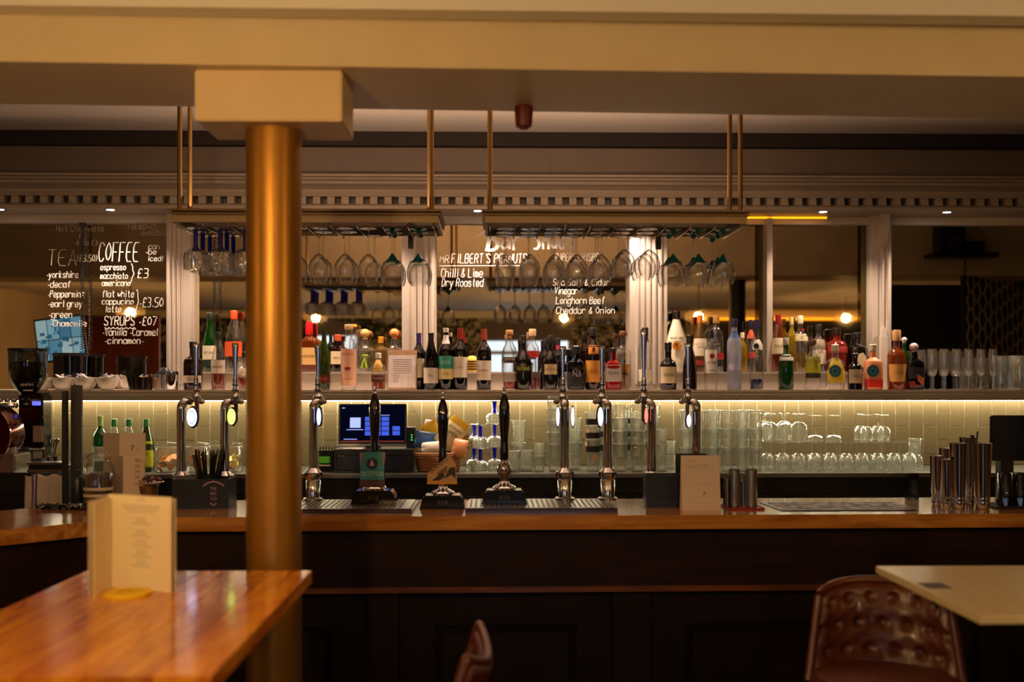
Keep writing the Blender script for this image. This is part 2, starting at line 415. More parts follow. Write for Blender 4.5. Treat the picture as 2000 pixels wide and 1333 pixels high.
# capital box and column
cl, cr_ = P(380, 240, 2.99), P(668, 240, 2.99)
cap = thing('column', 'round column painted antique gold standing in front of the bar', 'column', (X(535, 3.12), 3.12, 0))
colx = cap.location.x
MB().lathe([(.079, 0), (.079, 2.32)], 48).build('shaft', gold_col, cap)
MB().box(cl.x-colx, cr_.x-colx, 2.99-3.12, 3.235-3.12, 2.316, zb, .004).build('capital', cap_m, cap, 'cream boxed capital under the beam')
MB().lathe([(.105, 0), (.105, .05), (.08, .07)], 40).build('base', gold_col, cap)
# second column, seen in the mirror
q = R(1440, 600, 3.12)
c2 = thing('column', 'dark round column seen in the mirror behind the gin bottles', 'column', (q.x, 3.12, 0))
MB().lathe([(.07, 0), (.07, zb)], 24).build('shaft', M('dark_column_paint', '1d140c', .4), c2)

# ---- back bar wall
struct(MB().box(XL, XR, YM+.02, 6.25, 0, 3.0).build('wall_bar', paint_d))
def zy(py, Y): return HC + (HY-py)*Y/F
struct(MB().box(XL, XR, 5.97, YM+.02, zy(342, 5.95), zy(288, 5.95)).build('bulkhead', paint_d), label='plain brown painted band above the cornice')
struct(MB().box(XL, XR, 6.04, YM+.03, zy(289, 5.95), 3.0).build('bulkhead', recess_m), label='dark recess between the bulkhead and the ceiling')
prof = [(YM+.02, zy(341, 5.85)+.0), (5.82, zy(341, 5.82)), (5.82, zy(345, 5.82)), (5.835, zy(347, 5.83)), (5.84, zy(352, 5.84)), (5.855, zy(354, 5.85)), (5.86, zy(360, 5.86)),
        (5.885, zy(366, 5.88)), (5.89, zy(369, 5.89)), (5.87, zy(371, 5.87)), (5.875, zy(377, 5.88)), (5.86, zy(386, 5.88)), (5.945, zy(387.5, 5.9)), (5.945, zy(402, 5.9)), (YM+.02, zy(402, 5.9))]
cornice = MB().extrx(prof, XL, XR).build('trim_4', paint_c); struct(cornice, label='moulded cornice with a row of square dentils')
zt0, zt1 = zy(402, 5.9), zy(387.5, 5.9)
dm = MB().box(0, .039, 5.865, 5.95, zt0, zt1).mesh('dentil', paint_c)
x = X(24, 5.88) - .0775*8
for i in range(92):
    use(dm, 'dentil', cornice, (x, 0, 0)); x += .0775
soff = MB().extrx([(YM+.02, zt0+.001), (5.86, zt0+.001), (5.84, zt0-.012), (5.80, zt0-.018), (5.80, ZS), (YM+.02, ZS)], XL, XR).build('trim_5', paint_c)
struct(soff, label='plain soffit board under the cornice')
for i, (px, py) in enumerate(SPX):
    q = P(px, py, 5.9)
    t = thing('downlight', 'small white downlight in the soffit ' + ['at the far left edge', 'above the tea and coffee prices', 'between the two glass racks', 'over the gin bottles', 'over the right mirror', 'behind the first rack', 'added behind the second rack', 'behind the blue stemmed glasses', 'added by the middle pilaster'][i], 'light', (q.x, 5.85, ZS), 0, 'downlights in the soffit')
    MB().lathe([(.030, 0), (.030, -.004), (.022, -.004)], 20).build('ring', chrome, t)
    MB().lathe([(0, -.0035), (.021, -.0035)], 16).build('lamp_face', spot_m, t)
# amber glow strip at the top of the alcove
struct(MB().box(X(1440, 6.03), X(1612, 6.03), 6.0, 6.012, ZS-.016, ZS-.006).build('trim_6', E('amber_alcove_light', 'ff9c10', 1.8)))

# ---- shelf
zsh = 1.552
shelf = thing('back_shelf', 'long moulded shelf along the back bar carrying the bottles', 'shelf', (0, 5.72, zsh))
MB().box(XL, XR, .03, .36, -.02, 0, .002).build('shelf_board', paint, shelf)
MB().extrx([(.36, -.02), (.03, -.02), (.0, 0), (.0, -.012), (.008, -.016), (.008, -.03), (.02, -.034), (.02, -.042), (.035, -.047), (.035, -.058), (.36, -.058)], XL, XR).build('moulding', paint, shelf)
MB().box(XL+.1, XR-.1, .325, .345, -.064, -.058).build('led_strip', led, shelf, 'glowing warm white light strip under the shelf')
rz_ = 1.65
def riser(a, b_, lab):
    x0, x1 = X(a, 5.94), X(b_, 5.94)
    r_ = thing('bottle_riser', lab, 'shelf', ((x0+x1)/2, 5.94, zsh)); h = rz_-zsh; w_ = (x1-x0)/2
    MB().box(-w_, w_, 0, .01, 0, h-.012).build('front_board', paint, r_)
    MB().box(-w_, w_, -.006, .145, h-.012, h, .002).build('step_board', paint, r_); return r_
riser(374, 784, 'painted step on the shelf behind the pink gin and the clipboard')
riser(1302, 1703, 'painted step on the shelf under the back row of rum and gin bottles')
riser(852, 1228, 'painted step on the shelf behind the wine bottles')
# ---- pilasters
zp0, zp1 = zsh, ZS
def pilaster(n, a, b_, flutes, Yf=6.0):
    xa, xb = X(a, Yf), X(b_, Yf)
    p = MB().box(xa, xb, Yf, YM+.02, zp0, zp1).build('trim_%d' % n, paint); struct(p, label='painted pilaster between the mirrors')
    for k, (fa, fb) in enumerate(flutes):
        fx0, fx1 = X(fa, Yf), X(fb, Yf); r = (fx1-fx0)/2
        MB().lathe([(r*.96, zp0+.03), (r*.96, zp1-.045)], 10, ((fx0+fx1)/2, Yf+.001, 0), ell=.8, arc=(-PI/2, PI/2)).build('flute', paint, p)
    return p
def fl(a, b_, n): s = (b_-a)/n; return [(a+s*i+.6, a+s*(i+1)-.6) for i in range(n)]
pilaster(7, 325, 372, fl(327, 353, 3)+[(353.5, 357)])
pilaster(8, 785, 850, fl(803, 848, 4))
pilaster(9, 1230, 1303, fl(1240, 1296, 5))
pilaster(10, 1703, 1741, fl(1717, 1739, 2))
p5 = pilaster(11, 1498, 1509, [])
struct(MB().box(XL, XR, 6.055, YM+.02, zy(437, 6.05), ZS).build('trim_12', paint))
# bracket on the right pilaster
bk = thing('shelf_bracket', 'cream scroll bracket at the top of the right pilaster', 'bracket', (X(1724, 5.98), 5.98, zy(480, 5.98)))
MB().extrx([(.02, -.02), (.0, 0), (-.03, .06), (-.045, .12), (-.045, .16), (.02, .16)], -.022, .022).build('bracket_body', paint, bk)
MB().box(-.026, .026, -.05, .02, .16, .175, .002).build('cap_board', paint, bk)
up = thing('shelf_upright', 'short pale upright post on the shelf at the right pilaster', 'post', (X(1726, 5.97), 5.97, zsh))
MB().box(-.014, .014, -.012, .02, 0, zy(640, 5.97)-zsh, .001).build('post_body', M('pale_board', 'cfc3b2', .5), up)
MB().box(-.018, .018, -.016, .022, 0, .30, .002).build('post_foot', M('pale_board', 'cfc3b2', .5), up)
# ---- mirrors
zm0, zm1 = rz_-.1, zy(436, 6.08)
def mirror(a, b_, label, mat=None, z0=None):
    x0, x1 = X(a, 6.07), X(b_, 6.07)
    t = thing('mirror', label, 'mirror', ((x0+x1)/2, YM, 0))
    ox = (x0+x1)/2
    MB().box(x0-ox, x1-ox, 0, .015, z0 or zm0, zm1).build('mirror_glass', mat or mirror_m, t)
    return t
class Off:                                           # parent lettering keeps world coordinates
    pass
m1 = mirror(-140, 326, 'left mirror with the tea, coffee and syrup prices written in white pen')
m2 = mirror(371, 786, 'mirror behind the blue stemmed and clear hanging glasses')
m3 = mirror(849, 1231, 'middle mirror with the bar snacks list in white pen')
m4 = mirror(1302, 1476, 'mirror behind the rum bottles left of the thin post')
m5 = mirror(1508, 1677, 'mirror behind the gin bottles right of the thin post')
m6 = mirror(1740, 2160, 'right mirror above the rows of champagne flutes')
mirror(1476, 1487, 'narrow dark mirror strip left of the thin post, outer', mirror_o); mirror(1487, 1499, 'narrow dark mirror strip left of the thin post, inner', mirror_o)
mirror(1677, 1690, 'narrow dark mirror strip beside the right pilaster, outer', mirror_o); mirror(1690, 1704, 'narrow dark mirror strip beside the right pilaster, inner', mirror_o)
mirror(-900, -160, 'mirror beyond the left edge of the frame'); mirror(2170, 2900, 'mirror beyond the right edge of the frame')
mirror_o  # keep
def sc(m, s, a, b_, yb, h, th=1.0, mat=None, bold=None):
    o = scribble(m, s, a, b_, yb, h, th, mat=mat, bold=bold); o.location = (-m.location.x, -m.location.y, 0); return o
dim = M('dimmed_chalk_pen', 'c8bca2', .8)  # cream-white pen, its dimming by reflections put into the colour
for a in [('Hot Chocolate',110,202,452,11,1,dim),('£5',154,168,466,11,1,dim),('-kids £3',146,190,479,10,1,dim),('Takeaway',248,309,448,11,1,dim),('available',276,323,460,11,1,dim),
    ('TEA',93,148,519,31,1.1,dim),('}£3.50{'.replace('{','}'),150,190,511,13,1,dim),('COFFEE',192,269,511,37,1.7),('can',290,311,487,11,1),('-be',283,305,497,10,1),('iced!',289,318,510,10,1),
    ('espresso',196,245,528,12,.95),('macchiato',196,249,545,12,.95),('americano',199,254,559,12,.95),('}',253,263,555,40,1.1),('£3',268,289,543,18,1.1),
    ('flat white',199,261,581,13,.95),('cappucino',199,260,595,12,.95),('latte',206,236,610,12,.95),('}',264,271,611,45,1.1),('-£3.50',271,318,600,18,1),
    ('SYRUPS',203,262,636,18,1.3),('-£07',270,305,636,17,1.2),('-Vanilla -Caramel',199,307,656,14,.95),('-cinnamon-',203,280,672,13,.95),
    ('-yorkshire',90,152,543,13,1),('-decaf',92,137,562,13,1),('-Peppermint',92,164,581,13,1),('-earl grey',93,160,600,13,1),('-green',94,140,621,13,1),('-Chamomile',97,168,638,12,1)]:
    sc(m1, *a)
wv = [(204+i*4.2, 641 + (2 if i % 2 else -1)) for i in range(15)]
mbw = MB(); mbw.tube([P(a, c, YM-.006) for a, c in wv], .0015, 4); o = mbw.build('underline', chalk, m1); o.location = (-m1.location.x, -YM, 0)
for a in [('MR',859,876,514,15,1),("FILBERT'S PEANUTS",882,1028,514,18,1.6),('Chilli & Lime',861,942,542,17,1.2),('Dry Roasted',863,943,560,16,1.2),
    ('PIPERS CRISPS',1085,1168,510,15,1.3),('Sea Salt & Cider',1080,1190,558,13,.9),('Vinegar',1083,1128,575,14,1.1),('Longhorn Beef',1086,1180,594,14,.95),('Cheddar & Onion',1086,1200,613,13,.9)]:
    sc(m3, *a)
mbw = MB(); mbw.tube([P(858, 519.5, YM-.006), P(1024, 519, YM-.006)], .0017, 4); o = mbw.build('underline', chalk, m3); o.location = (-m3.location.x, -YM, 0)
# broad brush heading "Bar Snacks"
def brush(m, strokes_):
    mb_ = MB()
    for pts, ws in strokes_:
        for i in range(len(pts)-1):
            (a, c), (a2, c2) = pts[i], pts[i+1]; w0, w1 = ws[i], ws[i+1]
            d = Vector((a2-a, c2-c)); n = Vector((-d.y, d.x)).normalized() if d.length else Vector((0, 1))
            q = [P(a+n.x*w0/2, c+n.y*w0/2, YM-.004-i*1e-5), P(a-n.x*w0/2, c-n.y*w0/2, YM-.004-i*1e-5), P(a2-n.x*w1/2, c2-n.y*w1/2, YM-.004-i*1e-5), P(a2+n.x*w1/2, c2+n.y*w1/2, YM-.004-i*1e-5)]
            try: mb_.slab([tuple(v) for v in q], (0, .0015, 0))
            except ValueError: pass
    o = mb_.build('letter', chalk, m, 'broad brush letter'); o.location = (-m.location.x, -YM, 0)
BR = ([([(928,465),(940,457),(952,449),(960,446)], [1,3,5,6]), ([(958,448),(956,462),(954,478),(951,491)], [4,7,8,8]), ([(956,447),(966,447),(969,455),(965,463),(957,467)], [3,8,9,6,4]),
    ([(957,467),(968,470),(973,478),(968,487),(954,490)], [4,7,9,7,5]), ([(994,470),(984,471),(979,479),(983,486),(991,482),(995,470),(995,487)], [3,4,5,5,3,4,5]),
    ([(1001,468),(1003,478),(1003,489)], [3,4,5]), ([(1003,474),(1008,464),(1014,463)], [3,5,4]),
    ([(1056,451),(1048,451),(1044,458),(1050,467),(1054,477),(1050,486),(1042,486)], [3,5,5,6,6,5,3]), ([(1060,468),(1061,487)], [4,4]), ([(1061,473),(1068,467),(1071,475),(1071,487)], [3,4,4,5]),
    ([(1084,468),(1078,470),(1077,481),(1083,485),(1086,470),(1087,486)], [3,4,5,4,3,4]), ([(1100,469),(1094,468),(1091,478),(1096,487),(1101,484)], [3,4,5,4,3]), ([(1103,448),(1102,468),(1101,487)], [3,4,5]),
    ([(1113,457),(1103,471),(1114,486)], [3,4,4]), ([(1126,463),(1119,467),(1122,475),(1120,485),(1112,484)], [3,5,5,5,3])])
for a_, b_ in ((0, 4), (4, 5), (5, 7), (7, 8), (8, 10), (10, 11), (11, 12), (12, 14), (14, 15)): brush(m3, BR[a_:b_])

# ---- tiled wall under the shelf
zbc = 1.12
tw = struct(MB().box(XL, XR, YM-.004, YM+.02, zbc, zsh-.05).build('wall_tiled', M('tile_grout', 'f0e8c8', .8)))
tile_m = M('olive_tile_glaze', '5f5138', .3, noise=.05, nscale=5, rnd=.05)
tp = 27.35*(YM)/F*1.0
tw_, th_ = tp-.0038, 53.4*YM/F-.0038
tm = MB().box(0, tw_, YM-.010, YM-.003, 0, th_, .0012).mesh('tile', tile_m)
def tile_part(z0, z1): return MB().box(0, tw_, YM-.010, YM-.003, z0, z1, .0012).mesh('tile', tile_m)
ztop = zsh-.058
za = zy(833.8, YM); zb_ = zy(806.6, YM)
cuts = {}
xj = X(1640+150/5.33, YM)
k0 = -int((xj - X(-60, YM))/tp); k1 = int((X(2060, YM)-xj)/tp)+1
cnt = 0
for k in range(k0, k1):
    j = zb_ if k % 2 == 0 else za
    z = j + tp*0
    # joints at j, j-2p ... ; build tiles between joints, clipped at shelf and worktop
    step = 53.4*YM/F
    zz = j
    while zz < ztop: zz += step
    while zz > zbc:
        lo, hi = max(zz-step, zbc), min(zz, ztop)
        if hi-lo > .008:
            key = (round(lo, 4), round(hi, 4))
            if key not in cuts: cuts[key] = tile_part(lo+.0019, hi-.0019)
            o_ = use(cuts[key], 'tile', tw, (xj+k*tp, 0, 0)); cnt += 1
        zz -= step
# ---- back counter
bc = thing('back_counter', 'long black back counter with a pale edged steel worktop under the shelf', 'counter', (0, 5.55, 0))
MB().box(XL+.02, XR-.02, 0, .525, zbc-.022, zbc, .002).build('worktop', M('worktop_steel', '77746a', .3, .7), bc)
MB().box(XL+.02, XR-.02, -.004, 0, zbc-.008, zbc-.001).build('edge_strip', steel, bc)
MB().box(XL+.02, XR-.02, .03, .5, 0, zbc-.022).build('carcass', blackm, bc)
for i in range(-6, 7):
    d = MB().box(i*.62-.30, i*.62+.30, .008, .03, .12, zbc-.10, .003).build('door', M('fridge_door_black', '0c0b0b', .25), bc)
    MB().box(i*.62-.28, i*.62+.28, -.012, .006, zbc-.135, zbc-.118, .002).build('handle', M('dark_handle', '2a2624', .3, .8), d)
# ================================================================ main bar counter
zc = 1.10
panel_w0 = M('bar_carcass', '0b0503', .7, spec=.1)
bar = thing('bar_counter', 'long wooden bar counter with a glossy orange brown top', 'bar counter', (0, 3.97, 0))
oy = 3.97
f1, f2 = onz(600, 1010, zc), onz(2000, 1003.5, zc)
sl = (f2.y-f1.y)/(f2.x-f1.x)
def fy(x): return f1.y + sl*(x-f1.x)
k1_ = onz(172, 1020, zc); k0_ = onz(0, 1036.5, zc)
s2 = (k0_.y-k1_.y)/(k0_.x-k1_.x)
xc = (k1_.y - fy(0) - s2*k1_.x)/(sl - s2)          # the corner where the counter turns
xe = -2.45; ye = k1_.y + s2*(xe-k1_.x)
def top_poly(off, back):
    fr_ = [(XR-.02, fy(XR)+off), (xc, fy(xc)+off*1.0), (xe, ye+off*1.3)]
    return [(x, y-oy) for x, y in fr_] + [(xe-.35, ye-oy+.25), (xc-.30, fy(xc)+back-oy), (XR-.02, fy(XR)+back-oy)]
MB().prism(top_poly(0, .56), zc-.052, zc).build('worktop', bar_wood, bar)
MB().prism(top_poly(.05, .50), zc-.27, zc-.052).build('fascia', dark_wood, bar)
MB().prism(top_poly(.028, .50), zc-.288, zc-.268).build('moulding', wood('bar_moulding_wood', '4b2610', '6a3a18', .3, 3, (1,8,8)), bar)
MB().prism(top_poly(.09, .48), .0, zc-.285).build('carcass', panel_w0, bar)
panel_w = wood('panel_wood', '0d0503', '150805', .5, 3, (6,6,1), 0)
def fstrip(xa, xb, z0, z1, dep, name, par=bar, fwd=.09):
    ya, yb_ = fy(xa)+fwd-oy, fy(xb)+fwd-oy
    return MB().prism([(xa, ya-dep), (xb, yb_-dep), (xb, yb_+.01), (xa, ya+.01)], z0, z1).build(name, panel_w, par)
zt_ = zc-.29
def bx_(px): return X(px, 4.05)
sw = [(722, 780), (1195, 1268), (1760, 1830)]
e = [bx_(250)] + [bx_(v) for ab in sw for v in ab] + [bx_(2150)]
for a, b_ in sw: fstrip(bx_(a), bx_(b_), 0, zt_, .03, 'stile')
for i in range(0, len(e), 2):
    xa, xb = e[i]+.004, e[i+1]-.004
    fstrip(xa, xb, zt_-.13, zt_, .012, 'rail'); fstrip(xa, xb, 0, .14, .012, 'rail')
    fstrip(xa, xa+.13, .14, zt_-.13, .012, 'stile'); fstrip(xb-.13, xb, .14, zt_-.13, .012, 'stile')
    fstrip(xa+.16, xb-.16, .18, zt_-.16, .010, 'panel')

# ---- things only the mirrors show
for i, (x, y, z) in enumerate(PEND):
    t = thing('pendant_lamp', ['glass pendant lamp over the wooden high table', 'glass pendant lamp over the white high table', 'glass pendant lamp mirrored behind the hanging wine glasses', 'glass pendant lamp mirrored under the bar snacks list', 'glass pendant lamp mirrored above the gin bottles', 'glass pendant lamp at the far left of the room'][i], 'pendant lamp', (x, y, z), 0, 'pendant lamps over the tables')
    MB().lathe([(.02, .06), (.10, .055), (.14, .02), (.145, 0), (.13, -.045), (.09, -.06)], 28).build('shade', G('amber_shade_glass', 'fff8e0', body=.16, bodycol='ffdf9a', refl=.4), t)
    MB().lathe([(0, .03), (.03, .015), (.042, -.01), (.03, -.035), (0, -.045)], 14).build('bulb', E('pendant_bulb', 'ffd79a', 9), t)
    MB().tube([(0, 0, .055), (0, 0, 2.6-z)], .005, 6).build('cord', black, t)
# wall monitor, board and speaker partition on the customer side
q0, q1 = R(72, 622, 4.68), R(163, 703, 4.68)
mo = thing('monitor', 'tilted security monitor glowing blue in the left mirror', 'monitor', ((q0.x+q1.x)/2, 4.68, (q0.z+q1.z)/2))
rot = Matrix.Rotation(math.radians(-7), 4, 'Y')
mw, mh = (q1.x-q0.x)/2, (q0.z-q1.z)/2
MB().box(-mw-.01, mw+.01, -.03, 0, -mh-.01, mh+.01, .004).tf(rot).build('casing', black, mo)
cols = ['7fb4d8', 'a9cfe6', '5f9cc8', '8cc3e6', 'b7d9ec', '4f8cbc', '98c6e2', '74acd2']
for i in range(4):
    for j in range(2):
        a = -mw + i*mw/2; c = -mh + j*mh
        MB().box(a+.003, a+mw/2-.003, .0005, .003, c+.003, c+mh-.003).tf(rot).build('camera_view', E('cctv_view_%d' % (i*2+j), cols[(i*2+j) % 8], .62), mo)
MB().box(-.02, .02, -.05, -.02, -q1.z+.02, -mh).build('stand', black, mo)
for n_ in range(26):
    a = random.uniform(-mw*.9, mw*.8); c = random.uniform(-mh*.9, mh*.8)
    if n_ == 0: sm = MB()
    sm.box(a, a+random.uniform(.01, .04), .003, .0045, c, c+random.uniform(.01, .03))
sm.tf(rot).build('picture_detail', E('cctv_detail', '2f6f9c', .6), mo)
q0, q1 = R(168, 620, 3.2), R(312, 730, 3.2)
bd = thing('red_wood_board', 'red brown wooden board mirrored behind the syrup prices', 'board', ((q0.x+q1.x)/2, 3.2, 0))
MB().box(-(q1.x-q0.x)/2, (q1.x-q0.x)/2, -.02, .02, 0, q0.z).build('board_panel', wood('red_board_wood', '8a2e0c', 'a03c12', .4, 3, (6,6,1), .1), bd)
MB().box(-(q1.x-q0.x)/2-.02, (q1.x-q0.x)/2+.02, -.03, .03, q0.z, q0.z+.015).build('edge_rail', M('board_rail', 'a06a2c', .5), bd)
# hexagon partition
hp0 = R(1885, 600, 3.58); ang = -PI/4
hp = thing('hexagon_partition', 'black partition with a pale hexagon lattice mirrored at the right', 'partition', (hp0.x, hp0.y, 0), ang)
MB().box(0, 1.8, -.04, 0, 0, 2.98).build('partition_board', blackm, hp)
hs = .084; lat = M('hexagon_lattice_paint', 'd8c4a0', .6)
hb = MB()
for k in range(6):
    a0, a1 = PI/3*k, PI/3*(k+1)
    o0 = (hs*math.cos(a0), hs*math.sin(a0)); o1 = (hs*math.cos(a1), hs*math.sin(a1)); i0 = (o0[0]*.86, o0[1]*.86); i1 = (o1[0]*.86, o1[1]*.86)
    hb.slab([(o0[0], 0, o0[1]), (o1[0], 0, o1[1]), (i1[0], 0, i1[1]), (i0[0], 0, i0[1])], (0, .012, 0))
hm = hb.mesh('hexagon_frame', lat)
for i in range(11):
    for j in range(9):
        z = 2.55 - j*hs*1.732 - (hs*.866 if i % 2 else 0) - max(0, (i-4))*.03
        if j > 7-(i == 0)*2 or (i < 2 and j < 1): continue
        use(hm, 'hexagon_frame', hp, (.10+i*hs*1.5, .001, z))
# wall above/behind at the right end, dark lower part
q = R(1745, 545, 3.4)
struct(MB().box(q.x-.1, hp0.x+.1, 3.32, 3.36, 0, 2.40).build('wall_partition', M('black_wall_paint', '0a0908', .7)))
sp = thing('loudspeaker', 'black loudspeaker on a small wall shelf mirrored at the top right', 'speaker', R(1851, 497, 3.62).to_tuple())
MB().box(-.10, .10, -.12, .10, 0, .245, .02).build('cabinet', black, sp)
for zz, rr in ((.08, .06), (.185, .03)): MB().lathe([(0, .004), (rr*.8, -.006), (rr, .003)], 20).tf(Matrix.Rotation(-PI/2, 4, 'X')).build('cone', M('speaker_cone', '1c1c1c', .5), sp, loc=(0, .104, zz))
ss = thing('wall_shelf', 'small black wall shelf under the mirrored loudspeaker', 'shelf', (sp.location.x+.05, sp.location.y, sp.location.z-.035))
MB().box(-.22, .30, -.26, .14, 0, .034, .004).build('shelf_board', black, ss)
cb2 = thing('cable_box', 'black box with cables beside the mirrored loudspeaker', 'box', (sp.location.x+.21, sp.location.y, sp.location.z))
MB().box(-.06, .06, -.1, .08, 0, .10, .008).build('box_body', black, cb2)
MB().tube([(-.04, 0, .10), (-.07, .05, .16), (0, .08, .20), (.05, .1, .13), (.08, .1, 0)], .006, 6).build('cable', M('cable_grey', '5c564e', .5), cb2)
# red ceiling sounder
q = P(1023, 222, 3.37)
sd = thing('fire_sounder', 'dark red fire alarm sounder hanging below the beam', 'alarm', (q.x, 3.37, zb))
MB().lathe([(0, -.072), (.014, -.071), (.016, -.066), (.025, -.064), (.027, -.05), (.0295, -.008), (.028, 0), (0, 0)], 24).build('sounder_body', M('alarm_red', '5a0a08', .45), sd)
sd.scale = (1, 1, 1)
# ================================================================ glassware kinds: list of (part name, mesh)
def inv(prof, H): return [(r, H-z) for r, z in prof]
KIND = {}
def kind(name, parts): KIND[name] = parts
def wine_parts(H, rb, rf, bowl_h, sh=.55, rim=.8, mats=(clear, clear, clear), flute=0, nf=0, n=18):
    zb0 = H-bowl_h
    bowl = [(.004, zb0-.004), (rb*.45, zb0+bowl_h*.06), (rb*.85, zb0+bowl_h*.25), (rb, zb0+bowl_h*sh), (rb*.95, zb0+bowl_h*.75), (rb*rim, H)]
    return [('bowl', MB().lathe(bowl, n if not flute else 24, flute=flute, nf=nf).mesh('bowl', mats[0])),
            ('stem', MB().lathe([(.0045, .006), (.0035, .03), (.0035, zb0-.02), (.006, zb0-.004), (rb*.3, zb0+bowl_h*.035)], 8).mesh('stem', mats[1])),
            ('foot', MB().lathe([(0, 0), (rf, 0), (rf, .0015), (.008, .006), (.0045, .010)], n).mesh('foot', mats[2]))]
kind('wine', wine_parts(.225, .043, .037, .115, .40, .78, (clearw, clearw, clearw)))
kind('balloon', wine_parts(.195, .047, .038, .105, .5, .75, (clearw, clearw, clearw)))
kind('blue', [('bowl', MB().lathe([(.006, .085), (.030, .092), (.046, .105), (.049, .13), (.047, .175)], 24, flute=.05, nf=8).mesh('bowl', crystal)),
    ('stem', MB().lathe([(.010, .006), (.010, .03), (.009, .078), (.020, .094)], 10).mesh('stem', blueg)),
    ('foot', MB().lathe([(0, 0), (.036, 0), (.036, .002), (.010, .008)], 18).mesh('foot', clearw))])
tealb = tealg
kind('teal', [('bowl', MB().lathe([(.022, .132), (.038, .142), (.047, .165), (.050, .185), (.047, .212), (.040, .232)], 20).mesh('bowl', clearw)),
    ('bowl_base', MB().lathe([(.005, .105), (.010, .115), (.024, .133), (.036, .140)], 16).mesh('bowl_base', tealb)),
    ('stem', MB().lathe([(.0045, .02), (.004, .06), (.0045, .108)], 8).mesh('stem', clearw)),
    ('foot', MB().lathe([(0, 0), (.036, 0), (.036, .002), (.014, .010), (.010, .022), (.005, .024)], 18).mesh('foot', tealb))])
def put(k, label, cat, loc, group, flip=False, H=None, name=None, sc=1):
    t = thing(name or (k+'_glass'), label, cat, loc, 0, group)
    for nme, me in KIND[k]:
        use(me, nme, t)
    if flip: t.rotation_euler = (PI, 0, random.uniform(0, 6))
    else: t.rotation_euler = (0, 0, random.uniform(0, 6))
    if sc != 1: t.scale = (sc, sc, sc)
    return t
# ================================================================ hanging racks
def rack(x0p, x1p, name, rods):
    Y0, Y1 = 4.45, 4.86
    x0, x1 = X(x0p, Y0), X(x1p, Y0); z0, z1 = Z(0, 433, Y0), Z(0, 408, Y0)
    xm = (x0+x1)/2; hw = (x1-x0)/2
    t = thing('glass_rack', name, 'glass rack', (xm, Y0, z0)); h = z1-z0; dp = Y1-Y0
    tr = M('rack_trim', '9a8560', .5, noise=.06); tb = M('rack_brass_edge', '6b4f24', .4, .6)
    MB().box(-hw+.008, hw-.008, 0, .012, 0, .030, .002).build('front_rail', tr, t); MB().box(-hw+.008, hw-.008, dp-.012, dp, 0, .03, .002).build('back_rail', tr, t)
    MB().box(-hw+.008, -hw+.02, .013, dp-.013, 0, .03).build('side_rail', tr, t); MB().box(hw-.02, hw-.008, .013, dp-.013, 0, .03).build('side_rail', tr, t)
    MB().box(-hw, hw, -.008, dp+.008, .031, .038).build('lower_edge', tb, t); MB().box(-hw-.004, hw+.004, -.012, dp+.012, .046, h, .002).build('top_board', tb, t)
    MB().box(-hw+.01, hw-.01, .002, dp-.002, .038, .046).build('core_board', M('rack_core', '2e1d10', .6), t)
    n = int(hw*2/.108)
    for i in range(n+1):
        x = -hw+.03+(hw*2-.06)*i/n
        None if False else MB().tube([(x, .012, .004), (x-.002, .02, -.012), (x, .03, -.015), (x, dp-.03, -.015), (x, dp-.012, .004)], .0022, 6).build('wire_runner', chrome, t)
    for px, Yr, r in rods:
        xr = X(px, Yr)-xm
        MB().tube([(xr, Yr-Y0, h-.002), (xr, Yr-Y0, 3.0-z0)], r, 12).build('hanging_rod', brass_d, t)
        MB().lathe([(r*2.2, 0), (r*2.2, .006), (r, .012)], 14, (xr, Yr-Y0, h)).build('rod_collar', brass_d, t)
    return t, z0
r1, zr1 = rack(330, 860, 'left hanging glass rack with a brass edge and blue stemmed glasses', [(351, 4.53, .010), (371, 4.76, .010), (843, 4.53, .010), (838.5, 4.77, .010)])
r2, zr2 = rack(943, 1463, 'right hanging glass rack with a brass edge and teal stemmed glasses', [(957, 4.53, .0115), (957, 4.77, .0115), (1425, 4.53, .010), (1446, 4.50, .010)])
zh = zr1-.0145
rows = [(4.52, 'front row'), (4.635, 'middle row'), (4.75, 'back row')]
def hang(k, px, rws, which, cat, desc, gr, jit=2):
    for ri in rws:
        Yr, rn = rows[ri]
        p = P(px, 500, rows[rws[0]][0])
        put(k, '%s hanging %s, %s' % (desc, which, rn), cat, (p.x+random.uniform(-.001, .001), Yr, zh), gr, True, name={'blue': 'blue_stemmed_glass', 'teal': 'teal_stemmed_glass', 'wine': 'wine_glass', 'balloon': 'balloon_glass'}[k])
gl_ = 'glasses hanging in the left rack'; gr_ = 'glasses hanging in the right rack'
for i, px in enumerate((382, 430, 479, 528)): hang('blue', px, (0, 1, 2), ORD[i]+' from the left in the left rack', 'glass', 'blue stemmed faceted glass', gl_)
for i, px in enumerate((598, 623, 674, 720)):
    if i: hang('wine', px, (0, 1) if i < 3 else (0, 2), 'in the left rack, ' + ORD[i]+' right of the column', 'glass', 'clear wine glass', gl_)
    else: hang('wine', px-16, (0,), 'just right of the gold column in the left rack', 'glass', 'clear wine glass', gl_)
for i, px in enumerate((766, 818)): hang('teal', px, (0, 1), 'in the left rack, ' + ORD[i]+' teal one', 'glass', 'teal stemmed glass', gl_)
for i, px in enumerate((987, 1035, 1083, 1127, 1174)): hang('wine', px, (0, 1, 2), ORD[i]+' from the left in the right rack', 'glass', 'clear wine glass', gr_)
for i, px in enumerate((1220, 1267)): hang('balloon', px, (0, 1, 2), 'in the right rack, ' + ORD[i]+' balloon glass', 'glass', 'wide clear balloon glass', gr_)
for i, px in enumerate((1315, 1364, 1413)): hang('teal', px, (0, 1) if i < 2 else (0, 1, 2), 'in the right rack, ' + ORD[i]+' teal glass', 'glass', 'teal stemmed glass', gr_)
